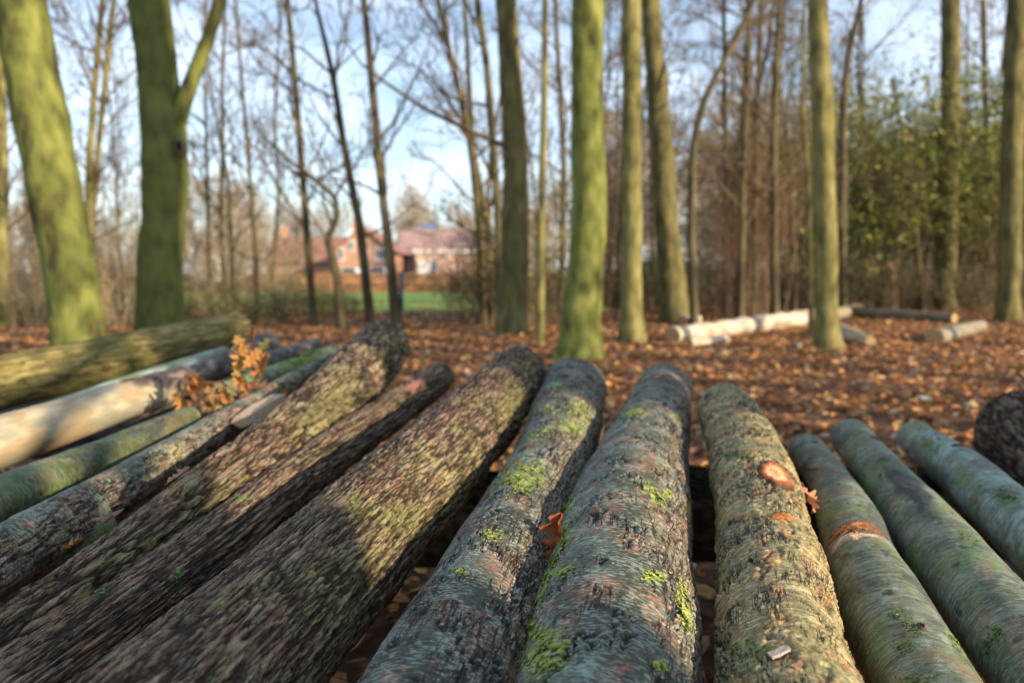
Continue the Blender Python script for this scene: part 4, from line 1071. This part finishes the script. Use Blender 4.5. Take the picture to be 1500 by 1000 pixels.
# dead pole leaning against the brownish trunk
g = np.random.default_rng(3)
P = [PY(505, 60, 12.6), PY(530, 95, 12.6), PY(560, 118, 12.5), PY(620, 158, 12.4), PY(690, 192, 12.3), PY(742, 216, 12.2)]
ll = thing('dead_branch', 'long thin dead branch slanting down to the brownish trunk', 'branch', P[-1])
mb = MB(); mb.tube(np.array(P), [.012, .018, .024, .03, .035, .04], 6); mb.build('limb', M_pole, ll)
mb = MB()
for k in range(9):
    i = g.integers(0, 5); branch(mb, g, P[i], [g.uniform(-1, .2), g.uniform(-.4, .4), g.uniform(-.2, 1)], g.uniform(.5, 1.1), .008, 1, kids=4, minr=.003)
mb.build('twigs', M_twig, ll)['kind'] = 'stuff'

# prototypes of pole trees, copied through the wood
def pole_proto(seed, h=9.0, r=.05, nb=16, mat=M_pole, tw=M_twig, name='pole_tree', label='', group='', spread=1.0, minr=.0075):
    g = np.random.default_rng(seed)
    W = [np.array([0, 0, -.1])]; R = [r]; d = np.array([0, 0, 1.0])
    while W[-1][2] < h:
        d = norm(d + np.array([g.normal(0, .06), g.normal(0, .06), .1])); W.append(W[-1] + d * .7); R.append(R[-1] * .92)
    root = thing(name, label, 'tree', (0, 0, 0), group)
    o, C, rr = trunk_mesh(W, R, mat, root, sides=8, seed=seed, flare=1.2)
    mb = MB(); cand = [i for i in range(len(C)) if C[i][2] > h * .16]
    for k in range(nb):
        i = cand[int(g.uniform(0, 1) * (len(cand) - 1))]; an = g.uniform(0, 6.28)
        branch(mb, g, C[i], [math.cos(an), math.sin(an), g.uniform(.5, 1.3)], g.uniform(.9, 2.4) * spread, min(rr[i] * .5, .03), 2, sides=4, kids=5, minr=minr, jit=.2)
    mb.build('crown', tw, root)
    reg(root)
    return root
def spread_copies(protos, spots, g, z=0.0, s0=.8, s1=1.2):
    used = set()
    for i, (x, y) in enumerate(spots):
        pr = protos[i % len(protos)]
        o = pr if pr.name not in used else copy_tree(pr)
        used.add(pr.name)
        o.location = (x, y, z if y > 19 else float(gz(x, y)))
        o.rotation_euler = (0, 0, g.uniform(0, 6.28))
        k = g.uniform(s0, s1); o.scale = (k, k, k * g.uniform(.95, 1.1))
def pxspot(px, Y): return ((px - 750) / FPX * Y, Y)
g = np.random.default_rng(77)
pp = [pole_proto(200 + k, h=9 + k * .6, r=.045 + .012 * k, label='slender bare pole tree in the crowd of the wood behind', group='slender bare trees in the wood behind') for k in range(4)]
spots = [pxspot(g.uniform(870, 1130), g.uniform(18, 27)) for _ in range(8)] + [pxspot(g.uniform(1130, 1520), g.uniform(18, 42)) for _ in range(16)]
spots += [pxspot(g.uniform(-20, 205), g.uniform(19, 42)) for _ in range(3)] + [pxspot(g.uniform(-20, 470), g.uniform(40, 62)) for _ in range(3)] + [pxspot(x, y) for x, y in ((330, 21), (400, 24), (180, 20))]
spots += [pxspot(g.uniform(700, 900), g.uniform(17, 25)) for _ in range(6)]
spread_copies(pp, spots, g)

# brushwood: many thin stems from the ground
def brush_proto(seed, stems, h, rad, mat, name, label, group, leafc=None, nleaf=0, lean=.35, minr=.004, kids=3, lsize=(.04, .08), stemr=(.005, .012)):
    g = np.random.default_rng(seed)
    root = thing(name, label, 'shrub', (0, 0, 0), group); mb = MB(); pts = []
    for _ in range(stems):
        a = g.uniform(0, 6.28); rr = rad * math.sqrt(g.uniform(0, 1)) * .6
        branch(mb, g, [rr * math.cos(a), rr * math.sin(a), -.03], [lean * math.cos(a) * g.uniform(0, 1.2), lean * math.sin(a) * g.uniform(0, 1.2), 1], h * g.uniform(.55, 1.1), g.uniform(*stemr), 1, sides=4, kids=kids, minr=minr, jit=.13, leaves=pts)
    mb.build('stems', mat, root)['kind'] = 'stuff'
    if nleaf:
        allp = np.concatenate(pts)
        P = allp[g.integers(0, len(allp), nleaf)] + g.normal(0, .10, (nleaf, 3))
        P = P[P[:, 2] > .05]; n = len(P)
        c = np.array(leafc)[g.integers(0, len(leafc), n)] * g.uniform(.7, 1.25, (n, 1))
        V, q, t, cc = leaf_mesh(P, g.uniform(*lsize, n), g.uniform(0, 6.28, n), g.normal(0, .6, n), g.normal(0, .6, n), c, g.uniform(-.3, .4, n), False)
        o = make_mesh('leaves', V, [t], M_green, root, cols=cc, smooth=False); o['kind'] = 'stuff'
    reg(root)
    return root
TAN = [(.46, .30, .14), (.36, .25, .13), (.52, .38, .20), (.20, .20, .08)]
tanb = [brush_proto(300 + k, 26, 2.0 + .4 * k, 1.1, M_twig_warm, 'brushwood', 'tan sunlit brushwood along the left edge of the wood', 'tan brushwood shrubs on the left', TAN, 500, minr=.005) for k in range(3)]
spots = [pxspot(g.uniform(-40, 215), g.uniform(13.5, 26)) for _ in range(26)] + [pxspot(g.uniform(262, 440), g.uniform(15.5, 26)) for _ in range(10)]
spread_copies(tanb, spots, g, s0=.55, s1=1.1)
lowg = [brush_proto(320 + k, 30, .7, .8, M_twig, 'low_bush', 'low greenish bush at the edge of the lawn', 'low greenish bushes by the lawn', [(.10, .16, .04), (.16, .18, .06), (.30, .24, .10)], 900, lean=.8, minr=.004) for k in range(2)]
spots = [pxspot(x, y) for x, y in ((385, 15.5), (410, 16.5), (440, 17), (470, 17.5), (355, 15), (500, 18), (300, 15), (20, 14), (70, 15.5))]
spread_copies(lowg, spots, g, s0=.7, s1=1.05)
RED = [(.30, .14, .07), (.22, .10, .05), (.38, .22, .12)]
redb = [brush_proto(340 + k, 44, 4.0 + .5 * k, .8, M_twig_red, 'russet_brushwood', 'russet brown brushwood of upright stems behind the white fallen log', 'russet upright brushwood', RED, 500, lean=.12, minr=.005) for k in range(2)]
spots = [pxspot(x, y) for x, y in ((1075, 16), (1097, 17), (1118, 16.5), (905, 22), (880, 22))]
spread_copies(redb, spots, g, s0=.7, s1=1.0)
GR_ = [(.08, .13, .03), (.13, .20, .04), (.18, .26, .05), (.10, .15, .035), (.30, .32, .06), (.52, .43, .08)]
leafy = [brush_proto(360 + k, 26, 5.6 + .6 * k, 1.7, M_twig, 'leafy_shrub', 'tall dark leafy shrub with some yellow leaves in the right background', 'tall leafy shrubs on the right', GR_, 3400, lean=.42, kids=4, minr=.006, lsize=(.09, .17), stemr=(.012, .028)) for k in range(3)]
spots = [pxspot(x, y) for x, y in ((1250, 20), (1290, 22), (1322, 21), (1365, 25), (1420, 25.5), (1450, 22), (1510, 19.5), (1195, 24), (1215, 30), (1260, 31), (1150, 27), (1160, 32), (1235, 20.5), (1120, 30), (1390, 28), (1475, 23), (1300, 27), (1350, 30), (1470, 27), (1230, 25), (1410, 30), (1180, 26), (1530, 24))]
spread_copies(leafy, spots, g, s0=.8, s1=1.05)
und = [brush_proto(380 + k, 34, 1.3, 1.1, M_twig, 'undergrowth_bush', 'dark low bush in the undergrowth behind the fallen logs', 'dark low undergrowth bushes', [(.06, .09, .025), (.10, .08, .04), (.18, .11, .05), (.09, .13, .03)], 1100, lean=.7, minr=.005) for k in range(2)]
spots = [pxspot(g.uniform(880, 1520), g.uniform(17.5, 28)) for _ in range(34)] + [pxspot(g.uniform(690, 850), g.uniform(14.5, 19)) for _ in range(9)]
spread_copies(und, spots, g, s0=.8, s1=1.25)
mid = [brush_proto(395, 22, 2.2, .8, M_twig, 'yellowing_bush', 'sparse bush with yellow and green leaves round the brownish trunk', 'sparse yellowing bushes by the brownish trunk', [(.16, .26, .04), (.40, .34, .08), (.44, .26, .08), (.12, .20, .04)], 420, lean=.45, minr=.004, lsize=(.05, .09))]
spread_copies(mid, [pxspot(x, y) for x, y in ((712, 13.8), (740, 14.2), (775, 13.4), (812, 14))], g, s0=.85, s1=1.1)

# far tree line
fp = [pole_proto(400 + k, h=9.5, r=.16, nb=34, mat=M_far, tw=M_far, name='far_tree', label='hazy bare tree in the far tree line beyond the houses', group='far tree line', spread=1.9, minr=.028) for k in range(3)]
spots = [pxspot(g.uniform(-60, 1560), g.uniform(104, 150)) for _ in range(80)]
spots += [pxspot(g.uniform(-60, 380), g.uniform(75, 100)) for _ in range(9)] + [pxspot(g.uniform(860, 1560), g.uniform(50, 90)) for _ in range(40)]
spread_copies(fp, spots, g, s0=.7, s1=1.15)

# ------------------------------------------------------------------ fallen logs on the leaf floor
def ground_log(key, p0, p1, r0, r1, style, label, seed, **kw):
    a = GR(*p0); b = GR(*p1)
    a[2] = float(gz(a[0], a[1])) + r0 * .85; b[2] = float(gz(b[0], b[1])) + r1 * .85
    return log(key, a, b, (r0, r1), style, label, seed, step=.010, na=60, name='fallen_log', cat='log', **kw)
def banded(T, th, disp, c, S):
    return disp + .012 * np.sin(T * 9 + .8) + .006 * perlin(T * 3, th, 4), mixc(c * 0 + np.array([.58, .49, .36]), [.32, .25, .17], sst(-.05, .5, fbm(S * 6, T * 3, 3, 4)))
ground_log('white', (985, 503), (1192, 476), .115, .15, 'pale', 'long white peeled log lying on the leaves left of the lone pale trunk', 201, edit=banded)
ground_log('white2', (1010, 508), (1062, 503), .055, .06, 'pale', 'short pale log end in front of the white peeled log', 203, edit=banded)
ground_log('stub', (998, 476), (1022, 474), .09, .09, 'pale', 'small white log stub behind the white peeled log', 205, edit=banded)
ground_log('grey1', (1205, 476), (1275, 452), .13, .12, 'pale', 'greyish log end poking up behind the lone pale trunk', 207, bright=.7)
ground_log('grey2', (1238, 463), (1398, 472), .13, .09, 'pale', 'long brown grey log lying in front of the dark undergrowth', 209, bright=.5)
ground_log('tan', (1368, 505), (1436, 486), .12, .10, 'pale', 'short tan log lying on the leaves near the right edge', 211, bright=.6)
ground_log('grey3', (1232, 498), (1275, 508), .12, .07, 'pale', 'tapering grey log piece just right of the lone pale trunk', 213)
# dead twigs strewn on the leaves
g = np.random.default_rng(31); mb = MB()
for k in range(260):
    y = math.sqrt(g.uniform(2.0 ** 2, 17 ** 2)); x = g.uniform(-1, 1) * (y * .68 + 1); a = g.uniform(0, 6.28); L_ = g.uniform(.12, .7)
    P = np.array([[x + math.cos(a) * L_ * f + .05 * L_ * math.sin(f * 7 + k), y + math.sin(a) * L_ * f, 0] for f in (0, .33, .66, 1)])
    P[:, 2] = gz(P[:, 0], P[:, 1]) + .025 + g.uniform(0, .03, 4)
    mb.tube(P, np.linspace(1, .5, 4) * g.uniform(.002, .007), 4)
tag(mb.build('twigs', M_twig), 'thin dead twigs strewn over the fallen leaves', 'twigs', kind='stuff')
# dark fallen branch among the leaves
ground_log('darkbr', (660, 488), (735, 496), .035, .03, 'dark', 'dark branch lying on the leaves left of the brownish trunk', 215)
# stump
st = PY(1299, 440, 19.5)
root = thing('tree_stump', 'reddish brown broken stump in front of the dark undergrowth', 'stump', (st[0], st[1], 0))
trunk_mesh([[st[0], st[1], -.05], [st[0] + .03, st[1], .5], [st[0] + .02, st[1], 1.05]], [.21, .2, .18], M_twig_red, root, sides=16, seed=9)
mb = MB(); mb.tube([[st[0] + .02, st[1], 1.0], [st[0] + .04, st[1], 1.12], [st[0] + .1, st[1], 1.2]], [.17, .11, .02], 9, rough=.2, rng=np.random.default_rng(1)); mb.build('broken_top', M_cut, root)
# pale stones and bits between the leaves
g = np.random.default_rng(15)
for k, (px, py, w) in enumerate(((1036, 660, 26), (1352, 592, 24), (1258, 694, 20), (1060, 518, 16), (1168, 508, 15), (1420, 600, 20), (1440, 566, 16), (1340, 545, 13), (395, 472, 22))):
    c = GR(px, py); W_ = w / FPX * c[1]
    n1, n2 = 9, 5; V = []
    for i in range(n2):
        ph = i / (n2 - 1) * math.pi / 2
        for j in range(n1):
            a = j * 2 * math.pi / n1; rr = W_ / 2 * math.cos(ph) * g.uniform(.8, 1.15)
            V.append([c[0] + rr * math.cos(a) * 1.1, c[1] + rr * math.sin(a) * .8, float(gz(c[0], c[1])) + .01 + .28 * W_ * math.sin(ph) * g.uniform(.9, 1.1)])
    q = [[i * n1 + j, i * n1 + (j + 1) % n1, (i + 1) * n1 + (j + 1) % n1, (i + 1) * n1 + j] for i in range(n2 - 1) for j in range(n1)]
    mb = MB(); mb.add(V, q, None, np.array([(.34, .31, .25), (.30, .31, .28), (.40, .32, .20)][k % 3]))
    tag(mb.build('pale_stone', M_fleshy), 'pale stone lying among the brown leaves', 'stone', 'pale stones scattered in the leaves')

# ------------------------------------------------------------------ houses, hedge, fence
M_brick_o = mat_noise('orange_brick', [(0.35, (.42, .23, .15)), (0.65, (.54, .33, .23))], 3)
M_brick_p = mat_noise('pink_brick', [(0.35, (.50, .33, .27)), (0.65, (.58, .41, .34))], 3)
M_roof_p = mat_noise('mauve_tiles', [(0.35, (.27, .17, .17)), (0.65, (.36, .24, .23))], 1.2)
M_roof_b = mat_noise('brown_tiles', [(0.35, (.20, .10, .075)), (0.65, (.30, .17, .12))], 1.2)
def plain(name, c, rough=.6): return mat_noise(name, [(0.3, tuple(v * .92 for v in c)), (0.7, c)], 2, rough)
M_white = plain('white_paint', (.75, .75, .72)); M_glass = plain('dark_glass', (.05, .07, .09), .15); M_blue = plain('blue_roofing', (.10, .20, .42)); M_greenp = plain('green_panel', (.05, .24, .12)); M_navy = plain('navy_paint', (.02, .04, .10))
def zpx(py, Y): return PY(750, py, Y)[2]
def gable_house(px0, px1, Y, depth, y_eave, y_ridge, wall, roof, label, gable_front=False, wins=(), name='house', ap=None, chim=None):
    x0, x1 = pxspot(px0, Y)[0], pxspot(px1, Y)[0]; ze, zr = zpx(y_eave, Y), zpx(y_ridge, Y)
    root = thing(name, label, 'house', ((x0 + x1) / 2, Y + depth / 2, 0))
    mb = MB(); mb.box(((x0 + x1) / 2, Y + depth / 2, ze / 2), (x1 - x0, depth, ze))
    xm = (x0 + x1) / 2 if ap is None else pxspot(ap, Y)[0]
    if gable_front:
        for yy in (Y, Y + depth): mb.add([[x0, yy, ze], [x1, yy, ze], [xm, yy, zr]], None, [[0, 1, 2]])
    else:
        for xx in (x0, x1): mb.add([[xx, Y, ze], [xx, Y + depth, ze], [xx, Y + depth / 2, zr]], None, [[0, 1, 2]])
    mb.build('wall', wall, root, smooth=False)
    mr = MB(); o_ = .35; th_ = .16
    def slab(a, b, c, d_):
        a, b, c, d_ = [np.array(v, float) for v in (a, b, c, d_)]
        n = norm(np.cross(b - a, d_ - a)); n = n if n[2] > 0 else -n
        V = [a, b, c, d_, a + n * th_, b + n * th_, c + n * th_, d_ + n * th_]
        mr.add(V, [[0, 1, 2, 3], [7, 6, 5, 4], [0, 4, 5, 1], [1, 5, 6, 2], [2, 6, 7, 3], [3, 7, 4, 0]])
    if gable_front:
        for xa in (x0, x1):
            s = (xa - xm); e = xa + o_ * np.sign(s); zz = ze - o_ * (zr - ze) / abs(s)
            slab((e, Y - o_, zz), (e, Y + depth + o_, zz), (xm, Y + depth + o_, zr), (xm, Y - o_, zr))
    else:
        k = (zr - ze) / (depth / 2)
        for yy, sg in ((Y, -1), (Y + depth, 1)):
            slab((x0 - o_, yy + sg * o_, ze - o_ * k), (x1 + o_, yy + sg * o_, ze - o_ * k), (x1 + o_, Y + depth / 2, zr), (x0 - o_, Y + depth / 2, zr))
    rf = mr.build('roof', roof, root, smooth=False)
    if chim is not None:
        cx_ = pxspot(chim, Y)[0]; mc = MB(); mc.box((cx_, Y + depth / 2, zr + .4), (.9, .9, 2.0)); mc.build('chimney', M_brick_o, rf, smooth=False)
    for (a, b, c, d_) in wins:
        xa, xb = pxspot(a, Y)[0], pxspot(b, Y)[0]; za, zb = zpx(d_, Y), zpx(c, Y)
        mw = MB(); mw.box(((xa + xb) / 2, Y - .03, (za + zb) / 2), (xb - xa, .1, zb - za)); f = mw.build('window', M_white, root, smooth=False)
        mg = MB(); wv = (xb - xa) / 2 - .16
        for s in (-1, 1): mg.box(((xa + xb) / 2 + s * (wv / 2 + .05), Y - .09, (za + zb) / 2), (wv, .04, (zb - za) - .3))
        mg.build('pane', M_glass, f, smooth=False)
    return root
h1 = gable_house(588, 690, 92, 8, 374, 334, M_brick_p, M_roof_p, 'pink brick house with a steep mauve roof behind the lawn', ap=None)
x0, x1 = pxspot(609, 88)[0], pxspot(708, 88)[0]; zt = zpx(370, 88)
mb = MB(); mb.box(((x0 + x1) / 2, 90, zt / 2), (x1 - x0, 3.8, zt)); mb.build('extension', M_brick_p, h1, smooth=False)
mb = MB(); mb.box(((x0 + x1) / 2, 90, zt + .15), (x1 - x0 + .5, 4.2, .3)); mb.build('flat_roof', M_white, h1, smooth=False)
xa, xb = pxspot(612, 88)[0], pxspot(632, 88)[0]; mb = MB(); mb.box(((xa + xb) / 2, 88.02, 1.1), (xb - xa, .12, 2.5)); mb.build('garage_door', M_white, h1, smooth=False)
xa, xb = pxspot(633, 88)[0], pxspot(640, 88)[0]; mb = MB(); mb.box(((xa + xb) / 2, 88.02, 1.1), (xb - xa, .10, 2.5)); mb.build('door', plain('slate_blue_paint', (.12, .18, .28)), h1, smooth=False)
xa = pxspot(671, 88)[0]; mb = MB(); mb.tube([[xa, 88.05, .1], [xa, 88.05, zt]], .09, 6); mb.build('drainpipe', M_navy, h1)
gable_house(492, 576, 82, 10, 368, 334, M_brick_o, M_roof_b, 'orange brick house with its gable and white windows facing the wood', True, ((497, 506, 362, 382), (512, 521, 352, 368), (552, 566, 364, 382), (530, 541, 366, 384)), ap=532, chim=512)
gable_house(392, 500, 96, 9, 384, 346, M_brick_o, M_roof_b, 'long low house with a brown tiled roof seen through the thin trees', False, ((402, 410, 390, 400), (420, 430, 390, 400), (446, 456, 390, 400)), chim=404)
gable_house(286, 322, 100, 8, 352, 338, M_white, plain('pale_roof', (.55, .55, .56)), 'small white house with a pale roof far behind on the left', False, ((292, 299, 356, 366), (308, 315, 356, 366)))
gable_house(613, 634, 112, 7, 338, 327, M_white, M_blue, 'house with a blue roof peeking over the mauve roof', False)
gable_house(700, 742, 96, 8, 372, 345, M_brick_p, M_roof_p, 'partly hidden pink house right of the mauve roof', False, ((706, 716, 380, 392),))
# white parked cars in front of the orange house
def car(px, Y, label):
    x = pxspot(px, Y)[0]; root = thing('parked_car', label, 'car', (x, Y, 0))
    prof = [(-.88, .35), (-.90, .75), (-.78, .98), (-.60, 1.45), (.60, 1.45), (.78, .98), (.90, .75), (.88, .35)]
    V = [[x + a, Y + yy, b] for yy in (-2.1, 2.1) for a, b in prof]; n = 8
    mb = MB(); mb.add(V, [[j, (j + 1) % n, n + (j + 1) % n, n + j] for j in range(n)] + [[0, 1, 2, 7], [2, 3, 4, 5], [2, 5, 6, 7]] + [[15, 10, 9, 8], [13, 12, 11, 10], [15, 14, 13, 10]])
    mb.build('body', M_white, root, smooth=False)
    mb = MB(); mb.add([[x - .68, Y - 2.12, 1.0], [x + .68, Y - 2.12, 1.0], [x + .54, Y - 2.12, 1.38], [x - .54, Y - 2.12, 1.38]], [[0, 1, 2, 3]]); mb.build('windscreen', M_glass, root, smooth=False)
    for sx in (-.8, .8):
        for sy in (-1.4, 1.4):
            mb = MB(); mb.tube([[x + sx - .11, Y + sy, .33], [x + sx + .11, Y + sy, .33]], .33, 14); mb.build('wheel', M_navy, root)
car(559, 76, 'white car parked before the orange house, right of the leaning mossy tree')
car(518, 76, 'white car parked before the orange house, left of the leaning mossy tree')
# hedge
g = np.random.default_rng(19)
hx0, hx1, hy = pxspot(430, 38)[0], pxspot(720, 38)[0], 38.6
hd = thing('hedge', 'low brown beech hedge along the far side of the lawn', 'hedge', ((hx0 + hx1) / 2, hy, 0))
X = np.linspace(hx0, hx1, 120); prof = [(-.38, 0), (-.42, .4), (-.36, .82), (0, .9), (.36, .82), (.42, .4), (.38, 0)]
V = np.array([[x, hy + a + .05 * perlin(x * 3, b * 3, 2), b * (1 + .06 * perlin(x * 2, a, 5))] for x in X for a, b in prof])
q = [[i * 7 + j, i * 7 + j + 1, (i + 1) * 7 + j + 1, (i + 1) * 7 + j] for i in range(119) for j in range(6)]
mb = MB(); mb.add(V, q, None, (.32, .17, .09)); mb.build('core', M_fleshy, hd)
n = 9000; u = g.integers(0, len(V), n); P = V[u] + g.normal(0, .05, (n, 3)) + np.stack([g.uniform(-.05, .05, n), np.zeros(n), np.zeros(n)], -1)
c = np.array([(.50, .26, .12), (.58, .32, .15), (.38, .20, .10)])[g.integers(0, 3, n)] * g.uniform(.7, 1.3, (n, 1))
V2, q2, t2_, c2 = leaf_mesh(P, g.uniform(.06, .11, n), g.uniform(0, 6.28, n), g.normal(0, 1, n), g.normal(0, 1, n), c, g.uniform(-.3, .3, n), False)
make_mesh('leaves', V2, [t2_], M_leaf, hd, cols=c2, smooth=False)['kind'] = 'stuff'
# dark blue post by the lawn
x, y = pxspot(588, 19.8)
root = thing('post', 'dark blue post at the edge of the lawn', 'post', (x, y, 0))
mb = MB(); mb.tube([[x, y, -.02], [x, y, .92]], .05, 12); mb.build('pole', M_navy, root)
mb = MB(); mb.tube([[x, y, .92], [x, y, .95], [x, y, .98]], [.062, .06, .02], 12); mb.build('cap', M_navy, root)
# green panels behind the wood
for k, (pa, pb, Y, label) in enumerate(((1136, 1156, 28.5, 'green panel with a white band glimpsed right of the russet thicket'), (1306, 1344, 33, 'dull green panel glimpsed behind the reddish stump'), (930, 1010, 34, 'green board fence glimpsed behind the dark leaning trunk'))):
    xa, xb = pxspot(pa, Y)[0], pxspot(pb, Y)[0]
    root = thing('fence_panel', label, 'fence panel', ((xa + xb) / 2, Y, 0))
    nb_ = max(3, int((xb - xa) / .16)); w = (xb - xa) / nb_
    for j in range(nb_):
        mb = MB(); mb.box((xa + w * (j + .5), Y, .75 + .01 * (j % 2)), (w * .93, .03, 1.4)); mb.build('board', M_greenp, root, smooth=False)
    mb = MB(); mb.box(((xa + xb) / 2, Y - .03, .62), (xb - xa, .025, .10)); mb.build('rail', M_white if k == 0 else M_greenp, root, smooth=False)

# ------------------------------------------------------------------ trees of the wood outside the frame, toward the sun, whose shade falls on the rack
QV = np.array([.574, .819]); SV = np.array([.819, -.574])
def off_tree(q, s, r, seed, lean=0.0, mi=1):
    g = np.random.default_rng(seed); p = q * QV + s * SV
    root = thing('tree', 'bare woodland tree outside the photo, on the sunny side of the log rack', 'tree', (p[0], p[1], 0), 'woodland trees outside the photo')
    W = [np.array([p[0], p[1], -.05])]; R = [r]; d = norm(np.array([lean * QV[0], lean * QV[1], 1.0]))
    while W[-1][2] < 11: d = norm(d + np.array([g.normal(0, .005), g.normal(0, .005), .03])); W.append(W[-1] + d * .8); R.append(R[-1] * .975)
    o, C, rr = trunk_mesh(W, R, M_trunk[mi], root, sides=16, seed=seed)
    mb = MB(); cand = [i for i in range(len(C)) if C[i][2] > 2.2]
    for k in range(12):
        i = cand[int(g.uniform(0, .98) * len(cand))]; an = g.uniform(0, 6.28)
        branch(mb, g, C[i], [math.cos(an), math.sin(an), g.uniform(.3, 1)], g.uniform(1.5, 3), min(rr[i] * .4, .05), 2, kids=4)
    mb.build('crown', M_twig, root)
for k, (q_, s_, r_, ln) in enumerate(((0.50, 5.0, .27, 0), (0.05, 6.2, .30, 0), (-.45, 7.0, .34, 0), (2.08, 7.2, .27, .0), (2.55, 8.6, .27, 0), (4.22, 9.0, .34, .0), (4.75, 8.0, .3, 0), (5.5, 11, .2, 0), (8.3, 10.5, .28, 0), (6.6, 9.5, .2, 0), (9.2, 13.5, .12, .05), (12.5, 16, .2, 0))):
    off_tree(q_, s_, r_, 500 + k, ln)

for o_ in list(bpy.data.objects):
    if o_.type == 'EMPTY' and not o_.children and o_.parent is None and o_.name not in ('sun',):
        bpy.data.objects.remove(o_)
